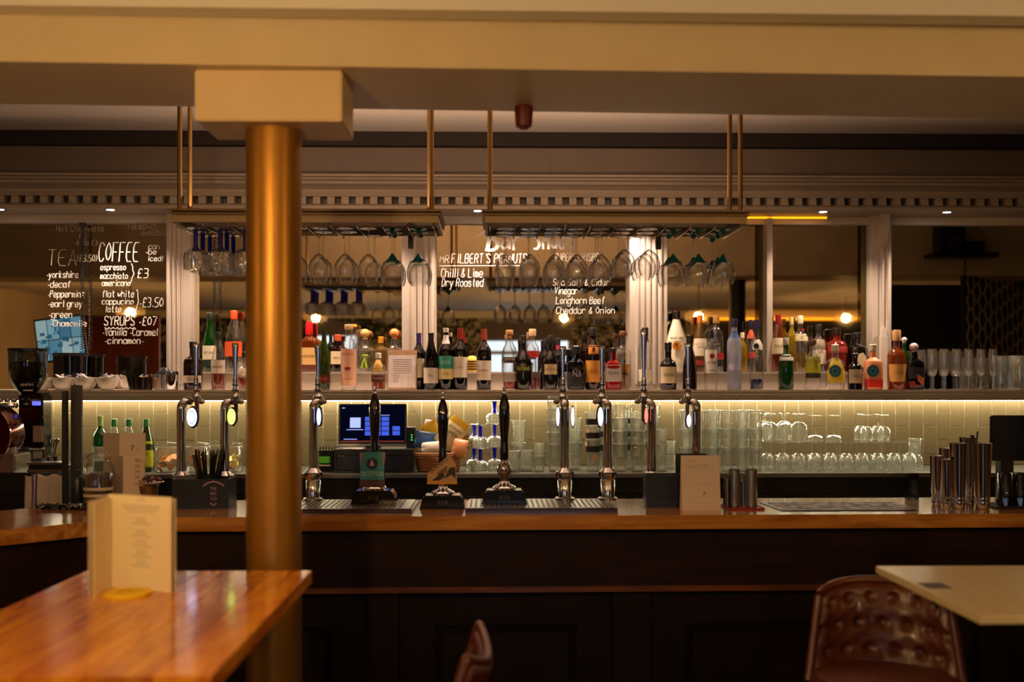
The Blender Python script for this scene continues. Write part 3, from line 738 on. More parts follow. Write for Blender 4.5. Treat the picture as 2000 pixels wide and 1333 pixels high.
for px, w_ in ((1287, 'between the balloon and teal glasses'), (802, 'beside the last teal glass')):
    q = P(px, 433, 4.84); k_ = thing('cable_clip', 'small black block on the rack ' + w_, 'clip', (q.x, 4.858, zr1-.028))
    MB().box(-.012, .012, -.01, .01, -.03, .03, .002).build('clip_body', black, k_)
    MB().box(-.004, .004, -.012, -.009, -.01, .02).build('screw_plate', chrome, k_)
# ================================================================ beer fonts
def arc_pts(c, r, a0, a1, n, ax):
    return [(c[0]+math.cos(a0+(a1-a0)*i/n)*r*ax[0], c[1]+math.cos(a0+(a1-a0)*i/n)*r*ax[1], c[2]+math.sin(a0+(a1-a0)*i/n)*r) for i in range(n+1)]
lensn = 0
def font(px, base_py, side, htop, hx, label, badges, Y=4.33, collar=True):
    """swan neck tap: tube column, bend to `side` (+1 right, -1 left, 0 back) and a lever above"""
    x = X(px, Y); t = thing('beer_tap', label, 'beer tap', (x, Y, zc+(.018 if collar and base_py else 0)))
    z0 = t.location.z
    r = .0185
    zb1 = Z(px, 778, Y)-z0
    if collar:
        MB().lathe([(.040, 0), (.040, .008), (.030, .012), (.030, .078), (.027, .082), (.036, .098), (.036, .112), (.02, .13)], 24).build('base_collar', chrome, t)
    zt = zb1-.045
    ax = (side*.6, .8) if side else (0, 1)
    pts = [(0, 0, .01), (0, 0, zt*.5), (0, 0, zt)] + arc_pts((ax[0]*.034, ax[1]*.034, zt), .034, PI, PI*.35, 7, ax)
    MB().tube(pts, [r]*3+[r*1.02, r, r*.98, r*.95, r*.92, r*.9, r*.88, r*.85], 20).build('swan_neck', chrome, t)
    e_ = Vector(pts[-1])
    hb_ = Vector((X(hx, Y)-x, e_.y*.55, zb1+.002))
    MB().lathe([(0, -.02), (.014, -.018), (.019, -.004), (.019, .006), (.012, .014), (.010, .02), (.014, .026), (.014, .034), (.009, .038), (.009, .052)], 18, hb_).build('tap_head', chrome, t)
    MB().lathe([(0, -.012), (.010, -.009), (.014, 0), (.010, .01), (0, .012)], 12, hb_+Vector((-.026 if side <= 0 else .024, -.005, -.016))).build('knob', chrome, t)
    MB().tube([hb_+Vector((.0, .01, -.015)), hb_+Vector((0, .02, -.05)), hb_+Vector((0, .022, -.10))], [.010, .008, .007], 10).build('spout', chrome, t)
    zt2 = Z(hx, htop, Y)-z0
    zl = hb_.z+.052
    MB().lathe([(.0095, zl), (.010, zl+.02), (.009, zl+.03)], 14, (hb_.x, hb_.y, 0)).build('lever_ferrule', chrome, t)
    H = zt2-zl-.03
    lv = MB()
    lv.lathe([(.007, 0), (.0075, H*.25), (.013, H*.85), (.0145, H*.96), (.012, H), (0, H)], 14, (hb_.x, hb_.y, zl+.03), ell=.6)
    lv.build('lever', M('lever_blue_chrome', 'b9c4dc', .08, 1), t)
    MB().lathe([(.012, 0), (.012, .006)], 14, (hb_.x, hb_.y, zl-.004)).build('black_ring', black, t)
    global lensn
    for bx, by, col, rx, rz2, txt in badges:
        lensn += 1; q = P(bx, by, Y-.02) - Vector(t.location)
        cs = MB().lathe([(0, 0), (1, 0), (1.08, .2), (1.08, .8), (1, 1), (0, 1)], 22)
        m_ = Matrix.Translation(q) @ Matrix.Rotation(math.radians(20*side), 4, 'Z') @ Matrix.Diagonal((rx, .016, rz2, 1)) @ Matrix.Rotation(PI/2, 4, 'X')
        b_ = cs.tf(m_).build('badge', M('badge_shell', '38343a', .2, .6), t)
        ln = MB().lathe([(0, .06), (.6, .05), (.9, 0)], 22).tf(Matrix.Translation(q+Vector((0, -.017, 0))) @ Matrix.Rotation(math.radians(20*side), 4, 'Z') @ Matrix.Diagonal((rx, .04, rz2, 1)) @ Matrix.Rotation(PI/2, 4, 'X'))
        ln.build('lit_face', E('badge_light_%d' % lensn, col, 2.0), b_)
        if txt:
            mb_ = MB().lathe([(.55, .0), (.62, .0), (.62, .03), (.55, .03)], 20).tf(Matrix.Translation(q+Vector((0, -.0195, 0))) @ Matrix.Rotation(math.radians(20*side), 4, 'Z') @ Matrix.Diagonal((rx, .04, rz2, 1)) @ Matrix.Rotation(PI/2, 4, 'X'))
            mb_.build('badge_ring', M('badge_ink', txt, .5), b_)
    return t
font(354, 0, 1, 670, 380, 'leftmost chrome swan neck tap with a glowing white round badge', [(377, 815, 'cfd2ff', .022, .042, '2a3c9c')], 4.40)
font(439, 0, 1, 670, 457, 'chrome swan neck tap with a glowing green badge left of the column', [(454, 814, 'dcff6a', .018, .036, '4a8a20')], 4.40)
font(612, 985, 1, 672, 619, 'chrome swan neck tap just right of the gold column', [(624, 814, 'aebcff', .010, .038, None)])
font(1103, 983, 0, 676, 1100, 'chrome tap with two glowing white badges beside the pint stacks', [(1089, 814, 'e6dcff', .007, .042, None), (1118, 814, 'e6dcff', .007, .042, None)])
font(1187, 983, -1, 675, 1177, 'second chrome tap on the long drip tray with one pale glowing badge', [(1172, 814, 'd8f4ff', .012, .042, None)])
font(1273, 0, -1, 643, 1259, 'chrome tap behind the black caddy with a red badge', [(1261, 812, 'ff6a5c', .008, .034, None)], 4.36)
font(1360, 0, -1, 670, 1346, 'rightmost chrome tap rising behind the tall menu card', [(1344, 822, 'e8c8ff', .010, .028, 'c02040')], 4.36)
# ================================================================ drip trays
def tray(xa, xb, label):
    y1 = fy(0)+.085; y0 = y1
    x0, x1 = X(xa, y1), X(xb, y1); xm = (x0+x1)/2; hw = (x1-x0)/2
    t = thing('drip_tray', label, 'drip tray', (xm, y1+sl*xm, zc))
    MB().box(-hw, hw, 0, .34, 0, .010, .002).build('tray_base', M('tray_maroon_wood', '2c0f0a', .3, coat=.3), t)
    MB().box(-hw, hw, 0, .014, .010, .018, .002).build('tray_front', M('tray_maroon_wood', '2c0f0a', .3), t)
    MB().box(-hw+.01, hw-.01, .016, .33, .010, .018, .002).build('tray_grid', M('tray_steel', '8a8378', .3, .9), t)
    s_ = MB()
    n = int((hw*2-.03)/.02)
    me = MB().box(-.004, .004, .04, .30, .018, .0195).mesh('slot', M('tray_slot', '26211e', .5))
    for i in range(n): use(me, 'slot', t, (-hw+.02+i*.02, 0, 0))
    return t
tray(560, 805, 'dark drip tray under the teal clipped hand pump')
tray(908, 1207, 'long dark drip tray under the third hand pump and two taps')
ZT = zc+.0195
# ================================================================ hand pumps
def pump(px, label, ztop=ZT, basepx=983, clip=None):
    Y = 4.22; x = X(px, Y); t = thing('hand_pump', label, 'hand pump', (x, Y, ztop))
    MB().prism([(-.088, -.05), (.088, -.05), (.088, .06), (-.088, .06)], 0, .006).build('base_plate', blackg, t)
    b = MB(); pr = [(-.086, .0), (.086, .0), (.080, .030), (.066, .046), (-.066, .046), (-.080, .030)]
    b.slab([(a, -.048, c+.006) for a, c in pr], (0, .10, 0)).build('base_block', M('pump_base_black', '0b0808', .15, coat=.6), t)
    for a in (-1, 1): MB().box(a*.016-.002, a*.016+.002, -.051, -.048, .016, .032).build('plate_frame', chrome, t)
    MB().box(-.016, .016, -.050, -.048, .016, .032).build('maker_plate', M('maker_plate', '2b2620', .3, .5), t)
    MB().lathe([(.046, .052), (.046, .060), (.040, .066), (.022, .074), (.015, .085), (.018, .100), (.027, .115), (.030, .132), (.026, .150), (.016, .162), (.013, .17)], 26).build('chrome_dome', chrome, t)
    MB().lathe([(.013, .165), (.016, .172), (.017, .20), (.015, .23), (.016, .26), (.020, .31), (.0225, .345), (.022, .37), (.017, .40), (.009, .425), (.007, .428)], 22).build('handle', M('handle_black_enamel', '050507', .07, coat=.8), t)
    MB().lathe([(.009, .424), (.010, .43), (.006, .436), (.008, .445), (.006, .455), (0, .457)], 14).build('finial', chrome, t)
    if clip: clip(t)
    return t
def clip1(t):
    c = MB().box(-.052, .045, -.062, -.058, .066, .205, .002).build('pump_clip', M('clip_teal', '2f8288', .5, noise=.12, nscale=30), t, 'teal pump clip with a dark round badge')
    MB().lathe([(0, 0), (.022, 0), (.022, .003), (0, .003)], 20).tf(Matrix.Translation((-.004, -.0625, .158)) @ Matrix.Rotation(PI/2, 4, 'X')).build('badge_disc', M('badge_navy', '15172c', .5), c)
    MB().slab([(-.014, -.0655, .150), (.006, -.0655, .150), (-.004, -.0655, .176)], (0, -.0012, 0)).build('badge_mark', M('badge_mark', 'c8a29c', .6), c)
    text(c, 'DECEPTION', .086, .018, (-.004, -.0632, .119), mat=M('clip_pale', 'b7d0cc', .6))
    MB().box(-.052, .045, -.0632, -.062, .066, .096).build('lower_band', M('clip_maroon', '4a2f30', .6), c)
    for a, b_ in ((-.052, .02), (.036, .045)): MB().slab([(a, -.0625, .2), (a+.012, -.0625, .2), (a+.009, -.0625, .165), (a+.003, -.0625, .15)], (0, -.001, 0)).build('clip_flourish', M('clip_pink', '9a6a74', .6), c)
def clip2(t):
    mt = Matrix.Translation((-.002, -.062, .135)) @ Matrix.Rotation(math.radians(-38), 4, 'Y')
    c = MB().slab([(-.056, -.0, .108-.135), (.060, 0, .108-.135), (.055, 0, .185-.135), (.03, 0, .222-.135), (-.055, 0, .150-.135)], (0, -.004, 0)).tf(Matrix.Translation((-.002, -.058, .125))).build('pump_clip', M('clip_kraft', 'b08a5c', .6, noise=.08), t, 'kraft brown pump clip')
    MB().box(-.058, .058, -.0635, -.0625, .098, .108).build('lower_band', M('clip_ochre', 'c08a24', .6), c)
    Ry = Matrix.Rotation(math.radians(-38), 3, 'Y')
    text(c, 'BURNING', .082, .016, (-.012, -.0635, .172), mat=ink, mtx=Ry); text(c, 'ALE', .05, .018, (-.004, -.0635, .150), mat=M('clip_brown_ink', '6e4a2a', .6), mtx=Ry) if False else None
    for k in range(3): MB().box(-.024, .024, -.0008, 0, -.003, .003).tf(Matrix.Translation((0, -.0627, .152-k*.008)) @ Matrix.Rotation(math.radians(-38), 4, 'Y')).build('printed_line', M('clip_brown_ink', '6e4a2a', .6), c)
    MB().slab([(.008, -.0627, .118), (.028, -.0627, .16), (.05, -.0627, .165), (.052, -.0627, .118), (.036, -.0627, .135)], (0, -.001, 0)).build('clip_figure', M('clip_dark', '1d1712', .6), c)
    MB().slab([(-.04, -.0627, .112), (.0, -.0627, .142), (.012, -.0627, .130), (-.01, -.0627, .112)], (0, -.001, 0)).build('clip_figure', M('clip_dark', '1d1712', .6), c)
pump(732, 'hand pump with a teal clip reading DECEPTION', clip=clip1)
pump(865, 'middle hand pump with a kraft brown diamond clip', ztop=zc, clip=clip2)
pump(985, 'third hand pump without a clip, showing its chrome ball')
# ================================================================ bottles on the back shelf
PROF = {
 'wine': [(0,0),(.92,0),(1,.015),(1,.62),(.93,.67),(.62,.73),(.38,.79),(.34,.84),(.34,1)],
 'slope': [(0,0),(.92,0),(1,.015),(1,.48),(.86,.60),(.52,.76),(.36,.86),(.34,1)],
 'spirit': [(0,0),(.93,0),(1,.015),(1,.60),(.95,.645),(.70,.69),(.42,.73),(.37,.78),(.36,1)],
 'tall': [(0,0),(.93,0),(1,.015),(1,.64),(.93,.70),(.55,.77),(.42,.82),(.40,1)],
 'squat': [(0,0),(.93,0),(1,.02),(1,.56),(.90,.63),(.50,.68),(.34,.71),(.34,1)],
 'bell': [(0,0),(.90,0),(1,.015),(1,.28),(.97,.44),(.72,.62),(.46,.76),(.42,.84),(.42,1)],
 'jug': [(0,0),(.93,0),(1,.02),(1,.50),(.88,.58),(.46,.64),(.38,.68),(.38,1)],
 'waist': [(0,0),(.86,0),(.94,.02),(.98,.2),(1,.46),(.93,.56),(.5,.68),(.34,.76),(.34,1)]}
BC = {'clear': clearw, 'green': G('green_glass', '1d7a2e', .35, '0f6a20', .6), 'dkgreen': G('dark_green_glass', '1a2c12', .45, '0c1a08', .6),
 'wineglass': G('dark_wine_glass', '12100a', .6, '070606', .55), 'amber': G('amber_liquor', 'd98a34', .30, 'b05a12', .7), 'brown': G('brown_glass', '5a2608', .5, '30140a', .6),
 'red': G('red_liquor', 'c81818', .55, 'b80c0c', .6), 'redb': G('red_orange_glass', 'c03a20', .55, 'a02814', .6), 'frost': G('frosted_glass', 'cfd6e4', .62, 'c8cde0', .5, rough=.2), 'blue': G('blue_liquor', '2432a0', .6, '161f80', .5),
 'navy': G('navy_glass', '15182e', .7, '0c0e1e', .6), 'milk': M('milky_white_bottle', 'e0d2b8', .3), 'gold': G('pale_gold_liquor', 'ecd28a', .16, 'd8b060', .8), 'peach': M('peach_lacquer', 'd88a60', .3), 'yel': G('yellow_liquor', 'e8d040', .4, 'e0c020', .7),
 'black': M('black_glass', '070606', .08, coat=.5), 'oliveg': G('olive_green_glass', '5f7424', .4, '4c6418', .6)}
def pm(c, r=.5): return M('print_'+c, c, r)
bn = 0
def bottle(px, w, yt, row, style, gl, label, cap, labels=(), liquid=None, sq=0, neck=None, capfr=.86, Y=None, z=None, yb=None, name='bottle', n=20):
    """px centre, w width px, yt top px; cap = (colour, kind); labels = (y top, y bottom, colour, text, text colour, text height px, arc)"""
    global bn; bn += 1
    Y = Y or (5.82 if row == 'f' else 6.01); z = z if z is not None else (zsh if row == 'f' else rz_)
    x = X(px, Y); r = w/2/F*Y; H = Z(px, yt, Y)-z
    t = thing(name, label, 'bottle', (x, Y, z))
    pr = [(a*r, b_*H) for a, b_ in PROF[style]]; cf = capfr
    rn = PROF[style][-1][0]*r
    body = [(a, c) for a, c in pr[:-1]] + [(rn, (cf+.01)*H), (0, (cf+.01)*H)]
    sqa = sq
    def rad(zz):
        for (a, c), (a2, c2) in zip(pr, pr[1:]):
            if c <= zz <= c2 and c2 > c: return a+(a2-a)*(zz-c)/(c2-c)
        return r
    MB().lathe(body, n if not sq else 28, sq=sqa).build('bottle_body', BC[gl], t)
    if liquid:
        zl = Z(px, liquid[1], Y)-z
        lp = [(0, .004)] + [(a*.93, max(c, .004)) for a, c in pr[1:] if c < zl] + [(rad(zl)*.93, zl), (0, zl)]
        MB().lathe(lp, 16 if not sq else 24, sq=sqa).build('liquid', BC[liquid[0]], t)
    cc, ck = cap; cm = pm(cc, .35)
    if ck == 'ball': MB().lathe([(rn*.8, cf*H), (rn*.9, cf*H+.004)]+[(rn*1.55*math.sin(a), cf*H+.006+rn*1.5*(1-math.cos(a))) for a in [PI*k/7 for k in range(1, 8)]], 16).build('stopper', cm, t)
    elif ck == 'cork': MB().lathe([(rn*.8, cf*H), (rn*.8, cf*H+.006), (rn*1.35, cf*H+.007), (rn*1.4, H*.985), (rn*1.2, H), (0, H)], 16).build('stopper', cm, t)
    elif ck == 'foil': MB().lathe([(rn*1.06, (cf-.04)*H), (rn*1.05, H*.97), (rn*1.15, H*.972), (rn*1.12, H), (0, H)], 16).build('foil_capsule', cm, t)
    elif ck == 'wax': MB().lathe([(rn*1.15, (cf-.05)*H), (rn*1.25, (cf+.02)*H), (rn*1.15, H*.97), (rn*1.0, H), (0, H)], 16, flute=.04, nf=5).build('wax_seal', cm, t)
    else: MB().lathe([(rn*1.12, cf*H), (rn*1.14, H*.99), (rn*1.0, H), (0, H)], 16, flute=.02, nf=16).build('cap', cm, t)
    for L in labels:
        y0, y1, col, txt, tc, th = (L+(None, None, None))[:6]; ar = 1.25 if len(L) < 7 else L[6]
        za, zb2 = Z(px, y0, Y)-z, Z(px, y1, Y)-z
        rl = max(rad(za), rad(zb2)) if abs(rad(za)-rad(zb2)) < .002 else None
        m_ = MB(); k = 1.012
        if rl is not None: m_.lathe([(rl*k, zb2), (rl*k+.0006, zb2), (rl*k+.0006, za), (rl*k, za)], 20, sq=sqa, arc=(-ar, ar))
        else: m_.lathe([(rad(zb2)*k+.0005, zb2), (rad((za+zb2)/2)*k+.0008, (za+zb2)/2), (rad(za)*k+.0005, za)], 20, sq=sqa, arc=(-ar, ar))
        lo = m_.build('label', pm(col, .55), t)
        if txt:
            rr = rad((za+zb2)/2)*k+.0014
            hh = (th or 6)/F*Y; tw2 = min(2*rr*.8, hh*.62*len(txt))
            if sq: text(lo, txt, tw2, hh, (0, -rr, (za+zb2)/2), mat=pm(tc or '2a2420'))
            else: text(lo, txt, tw2, hh, (0, 0, (za+zb2)/2), r=rr, mat=pm(tc or '2a2420'))
    return t
def mark(t, px, py, Y, rp, col, k=18, name='emblem', d=.0015, r=None):
    """small round printed emblem standing on the face of a bottle"""
    q = P(px, py, Y)-Vector(t.location); rr = rp/F*Y
    return MB().lathe([(0, 0), (rr, 0), (rr, d), (0, d)], k).tf(Matrix.Translation((q.x, q.y, q.z)) @ Matrix.Rotation(PI/2, 4, 'X')).build(name, pm(col, .5), t)
b = bottle
b(377, 36, 667, 'f', 'squat', 'brown', 'dark brown whiskey bottle with a cream label at the left pilaster', ('14100e', 'cap'), [(734, 748, 'cfc0a8', 'OLD', '2a2018', 6)], ('brown', 735))
b(410, 27, 611, 'b', 'bell', 'green', 'green gin bottle with a cream label and dark cap left of the column', ('0f1a10', 'cap'), [(676, 703, 'd8ccb0', 'DRY GIN', '3a3228', 5), (704, 716, '10241c')])
b(427, 28, 649, 'f', 'slope', 'clear', 'whisky bottle with a white stag label and amber inside', ('0c0a0a', 'cap'), [(704, 730, 'd8cdbd', 'HIGHLAND', '3a3028', 5)], ('amber', 728))
b(457, 34, 607, 'b', 'slope', 'clear', 'clear vodka bottle with a bright orange cap and orange label', ('e0481c', 'cap'), [(668, 697, 'e0561e', None)])
b(478, 26, 688, 'f', 'jug', 'clear', 'low clear bottle of amber liquor half behind the column', ('2a1c10', 'cap'), [(720, 733, 'd8ccb8')], ('amber', 738))
b(604, 34, 629, 'b', 'squat', 'amber', 'square bourbon bottle with red wax seal and cream label', ('c8141c', 'wax'), [(680, 713, 'e0b46c', 'MAKERS MARK', '3a2410', 5), (713, 719, '6a2c14')], sq=5, capfr=.78)
b(633, 25, 646, 'f', 'slope', 'oliveg', 'olive green wine bottle with a dark red label', ('10160e', 'foil'), [(733, 749, '4a100c', 'RIOJA', 'd0402c', 6)])
b(646, 18, 652, 'b', 'wine', 'dkgreen', 'dark bottle standing behind the olive green wine bottle', ('101210', 'foil'))
b(660, 30, 654, 'b', 'squat', 'brown', 'brown whiskey bottle with an orange cap and round cream label', ('c8502c', 'cork'), [(687, 712, 'e6d3a8', 'IRISH', '6a5030', 4)], capfr=.80)
b(681, 30, 634, 'f', 'tall', 'clear', 'pink labelled gin bottle with a dark red pig', ('c8a878', 'cork'), [(682, 754, 'e0ac90', None, None, None, 1.5)], capfr=.9)
_t = bpy.data.objects[[o.name for o in bpy.data.objects if o.get('label', '').startswith('pink labelled')][0]]
text(_t, 'HEDGEPIG', .066, .014, (0, 0, Z(0, 692, 5.82)-zsh), r=.0435, mat=pm('a06a5c')); text(_t, 'PINK GIN', .05, .010, (0, 0, Z(0, 741, 5.82)-zsh), r=.0435, mat=pm('a06a5c'))
pg = MB(); pg.lathe([(0, -.008), (.011, -.006), (.014, 0), (.011, .007), (0, .009)], 14, ell=.15).tf(Matrix.Translation((0, -.0455, Z(0, 720, 5.82)-zsh)) @ Matrix.Diagonal((1.25, 1, 1, 1))); pg.box(-.012, -.008, -.047, -.045, Z(0, 725, 5.82)-zsh, Z(0, 721, 5.82)-zsh); pg.box(.006, .010, -.047, -.045, Z(0, 725, 5.82)-zsh, Z(0, 721, 5.82)-zsh)
pg.build('pig_emblem', pm('8c1c24'), _t)
b(692, 20, 634, 'b', 'tall', 'clear', 'clear bottle with a gold stopper behind the pink gin', ('d8963c', 'cork'), capfr=.92)
tq = b(713, 32, 651, 'b', 'jug', 'clear', 'squat clear tequila bottle with a cork ball and green ribbon', ('d8a860', 'ball'), capfr=.84, sq=6)
MB().lathe([(.0165, .088), (.0185, .092), (.0165, .096)], 14).build('ribbon', pm('a8c814'), tq)
for s_ in (-1, 1): MB().slab([(0, -.050, .085), (.006, -.050, .088), (s_*.014+.006, -.050, .02), (s_*.014-.006, -.050, .024)], (0, -.0015, 0)).build('ribbon_tail', pm('9cc41c'), tq)
b(744, 26, 658, 'b', 'spirit', 'gold', 'gold capped pale liqueur bottle behind the small tequila', ('c88a24', 'cap'), capfr=.82)
b(739, 27, 690, 'f', 'spirit', 'clear', 'small tequila bottle with a gold arched label and maroon band', ('dadada', 'cap'), [(703, 725, 'c89a34', 'ORO', '6a4a14', 6, .8), (733, 746, '4a1c1a', 'TEQUILA', 'c09a70', 5)], ('amber', 746))
b(770, 32, 650, 'b', 'jug', 'clear', 'clear bottle with an orange cork ball behind the clipboard', ('e08a48', 'ball'), capfr=.84, sq=6)
# clipboard
cbp = P(785, 758, 5.80); cb = thing('clipboard', 'wooden clipboard with a white printed sheet leaning on the shelf step', 'clipboard', (cbp.x, 5.805, zsh))
lean = Matrix.Rotation(math.radians(-7), 4, 'X')
MB().box(-.079, .079, 0, .005, 0, .217, .002).tf(lean).build('board', M('clipboard_wood', 'b5906a', .5), cb)
MB().box(-.074, .072, -.001, .0, .012, .188).tf(lean).build('sheet', M('sheet_paper', 'd9cccb', .7), cb)
for a in (-.045, .03): MB().lathe([(0, -.002), (.003, -.001), (.003, 0), (0, .001)], 8).tf(lean @ Matrix.Translation((a, -.002, .203)) @ Matrix.Rotation(PI/2, 4, 'X')).build('rivet', brass, cb)
for k in range(11): 
    wl_ = .10 if k < 7 else .035
    MB().box(-.05, -.05+wl_, -.0016, -.001, .165-k*.012, .1665-k*.012).tf(lean).build('printed_line', M('faint_print', 'a89ca0', .8), cb)
for a in (.0, .033): MB().box(a, a+.0015, -.0016, -.001, .02, .085).tf(lean).build('printed_rule', M('faint_print', 'a89ca0', .8), cb)
b(818, 28, 651, 'f', 'wine', 'wineglass', 'red wine bottle with a purple capsule beside the clipboard', ('3c2460', 'foil'), [(701, 738, 'd8cfb0', None)], capfr=.78, Y=5.87)
b(842, 29, 651, 'f', 'slope', 'wineglass', 'dark wine bottle with a low white label', ('0e0c0b', 'foil'), [(719, 749, 'd2c6b6', 'TAU', '6a4630', 6)])
b(871, 29, 641, 'f', 'wine', 'wineglass', 'red wine bottle with a teal and cream label', ('d8cfc4', 'foil'), [(655, 672, 'd0c4bc'), (696, 721, '2c8a74', 'ANDES', '9ad0bc', 7), (721, 741, 'd8c890', 'MALBEC', '8a6a30', 4)], capfr=.97)
b(899, 29, 641, 'f', 'wine', 'wineglass', 'wine bottle with a red neck and plain cream label', ('8c1c18', 'foil'), [(698, 738, 'd6cabc', 'VINO', '6a5a50', 5)], capfr=.80)
yb_ = thing('gift_tin', 'yellow and brown patterned tin behind the red wine bottles', 'tin', (X(922, 5.97), 5.97, rz_)); MB().lathe([(0, 0), (.034, 0), (.034, .055), (.030, .075), (.018, .088), (0, .09)], 16).build('tin_body', M('tin_yellow', 'd8a82c', .4), yb_)
for k in range(4): MB().lathe([(.0345, .012+k*.014), (.0352, .016+k*.014), (.0345, .020+k*.014)], 16).build('tin_stripe', M('tin_brown', '4a2c20', .5), yb_)
b(945, 29, 643, 'f', 'wine', 'wineglass', 'wine bottle with an orange red neck and black crest', ('a83820', 'foil'), [(705, 743, 'd8ccc0', 'RESERVA', '9a6a5a', 4)], capfr=.80)
b(995, 27, 645, 'f', 'tall', 'clear', 'clear bitter bottle with a black band and red left inside', ('b07a4c', 'cork'), [(698, 706, '2a1a1a', 'CAMPARI', 'd8c8b8', 5)], ('red', 746), capfr=.9)
b(1022, 32, 655, 'f', 'waist', 'black', 'black rum bottle with yellow green lettering', ('0c0a0a', 'cap'), [(715, 726, '0f0e0c', 'RUMBAR', 'a8b82c', 7)], capfr=.9)
b(1040, 26, 643, 'b', 'tall', 'clear', 'clear bottle with a red label and red liqueur behind the black rum', ('b09070', 'cork'), [(686, 699, 'a81c18', None)], ('red', 738), z=zsh, Y=5.90)
b(1075, 30, 655, 'f', 'waist', 'black', 'dark cream liqueur bottle with a gold oval label', ('141010', 'cap'), [(712, 732, 'b8a078', 'IRISH CREAM', '4a2c18', 3.5, .9)], capfr=.86)
b(1065, 20, 662, 'f', 'wine', 'navy', 'slim dark bottle left behind the cream liqueur', ('181418', 'cap'), Y=5.93)
b(1090, 24, 660, 'f', 'wine', 'navy', 'dark bottle with a red neck emblem behind the cream liqueur', ('141014', 'cap'), [(672, 682, '9c1a2c')], Y=5.93)
b(1125, 34, 676, 'f', 'squat', 'navy', 'square navy gin bottle with a dark stopper and white lettering', ('1a1a20', 'cork'), [(705, 756, '0f1220', 'N3', 'a8acc0', 12)], sq=7, capfr=.80)
b(1158, 30, 640, 'f', 'tall', 'brown', 'brown herbal liqueur bottle with a large orange label', ('141210', 'cap'), [(675, 692, 'd88a44', '1', '5a2a10', 8, .7), (705, 747, 'd8963c', 'HERB', '8a4a14', 9)])
b(1197, 31, 680, 'f', 'squat', 'red', 'square red aperitif bottle with a silver label', ('141414', 'cap'), [(713, 746, 'b4b0b0', 'SILVER', '4a4a50', 5)], sq=7, capfr=.88)
cr_b = b(1217, 32, 647, 'f', 'spirit', 'clear', 'tall clear bottle with a dark cross ornament and brown stopper', ('5a3418', 'cork'), (), ('gold', 712), Y=5.92, capfr=.9)
MB().box(-.003, .003, -.048, -.044, .02, .17).box(-.013, .013, -.048, -.044, .085, .095).build('cross_ornament', M('ornament_iron', '2a2822', .4, .6), cr_b)
b(1260, 28, 640, 'f', 'tall', 'clear', 'clear bottle with a dark red neck behind the fourth lever', ('1a1412', 'cap'), [(655, 668, '8c2c1c'), (722, 745, 'd8ccb4')], Y=5.90)
b(1321, 40, 608, 'b', 'slope', 'milk', 'large white coconut rum bottle with a palm tree sunset', ('1c1210', 'cap'), [(659, 667, 'e0d2b8', 'MALIBU', '3a2c20', 8)], capfr=.87)
_t = [o for o in bpy.data.objects if o.get('label', '').startswith('large white coconut')][0]
mark(_t, 1322, 676, 5.948, 9, 'd88a28', 20); mark(_t, 1321, 673, 5.945, 3, '7a2c14', 10, 'palm_mark')
b(1305, 33, 669, 'f', 'jug', 'black', 'black spiced rum jug with a cream squid label', ('0a0a0a', 'cap'), [(717, 749, 'c8b896', 'KRAKEN', '2a2420', 6)], capfr=.84)
b(1347, 28, 655, 'f', 'bell', 'brown', 'very dark red bottle behind the rightmost lever', ('0e0c0c', 'cap'), (), None)
b(1367, 29, 616, 'b', 'slope', 'gold', 'spiced rum bottle with orange cap and white captain label', ('d87824', 'cap'), [(662, 696, 'e0d0b8', 'SPICED', '5a4030', 4), (704, 714, '8c2c18')], ('amber', 690))
b(1399, 28, 616, 'b', 'tall', 'clear', 'gold capped rum bottle with a black and red label', ('b88c3c', 'cap'), [(668, 678, '2c2820', 'RON', 'c0b090', 5), (690, 702, 'a81c1c'), (703, 716, '1c1618')])
bt = b(1388, 26, 645, 'f', 'tall', 'clear', 'clear white rum bottle with a red bat roundel', ('18181c', 'cap'), [(684, 729, 'd8d4cc', None, None, None, 1.1)])
mark(bt, 1391, 696, 5.783, 5.2, '9c1c1c'); text(bt, 'BACARDI', .050, .014, (0, 0, Z(0, 708, 5.82)-zsh), r=.0385, mat=ink); text(bt, 'SUPERIOR', .046, .008, (0, 0, Z(0, 724, 5.82)-zsh), r=.0385, mat=ink)
b(1434, 28, 623, 'f', 'tall', 'frost', 'frosted vodka bottle with a dark blue cap and blue neck', ('1c1c48', 'cap'), [(647, 661, '34508c'), (712, 724, 'a8a8cc')], capfr=.88)
b(1450, 20, 650, 'b', 'wine', 'yel', 'slim yellow liqueur bottle between two clear bottles', ('e8d8a8', 'cap'))
b(1466, 18, 625, 'b', 'wine', 'clear', 'slim bottle with an orange neck behind the blue gin', ('20204c', 'cap'), [(645, 662, 'd84c20'), (688, 700, 'c03024')])
bt = b(1477, 27, 625, 'f', 'spirit', 'clear', 'clear gin bottle with a dark dot and blue gin left at the bottom', ('241c4c', 'cap'), [(664, 684, 'd8d0c8', None, None, None, .8)], ('blue', 741), capfr=.86)
mark(bt, 1477, 676, 5.775, 5.3, '14142c')
b(1520, 29, 615, 'b', 'slope', 'amber', 'bourbon bottle with a dark red wax cap and cream label', ('8c1018', 'wax'), [(661, 692, 'd4c6a4', 'BULLEIT', '4a3c28', 5)], capfr=.84)
b(1535, 30, 660, 'f', 'squat', 'green', 'emerald green gin bottle with a silver band', ('a8a89c', 'cap'), [(693, 705, 'b4b0a4')], capfr=.86)
b(1546, 20, 620, 'b', 'wine', 'yel', 'slim yellow bottle between the bourbon and the clear brandy', ('c8b078', 'cap'))
bt = b(1563, 28, 617, 'b', 'spirit', 'clear', 'clear brandy bottle with a red dot and cream band', ('cfc4a8', 'cap'), [(653, 667, 'd8cca8', 'ORO', '5a4a30', 5)], ('yel', 690))
mark(bt, 1568, 645, 5.975, 3.6, '8c1c1c')
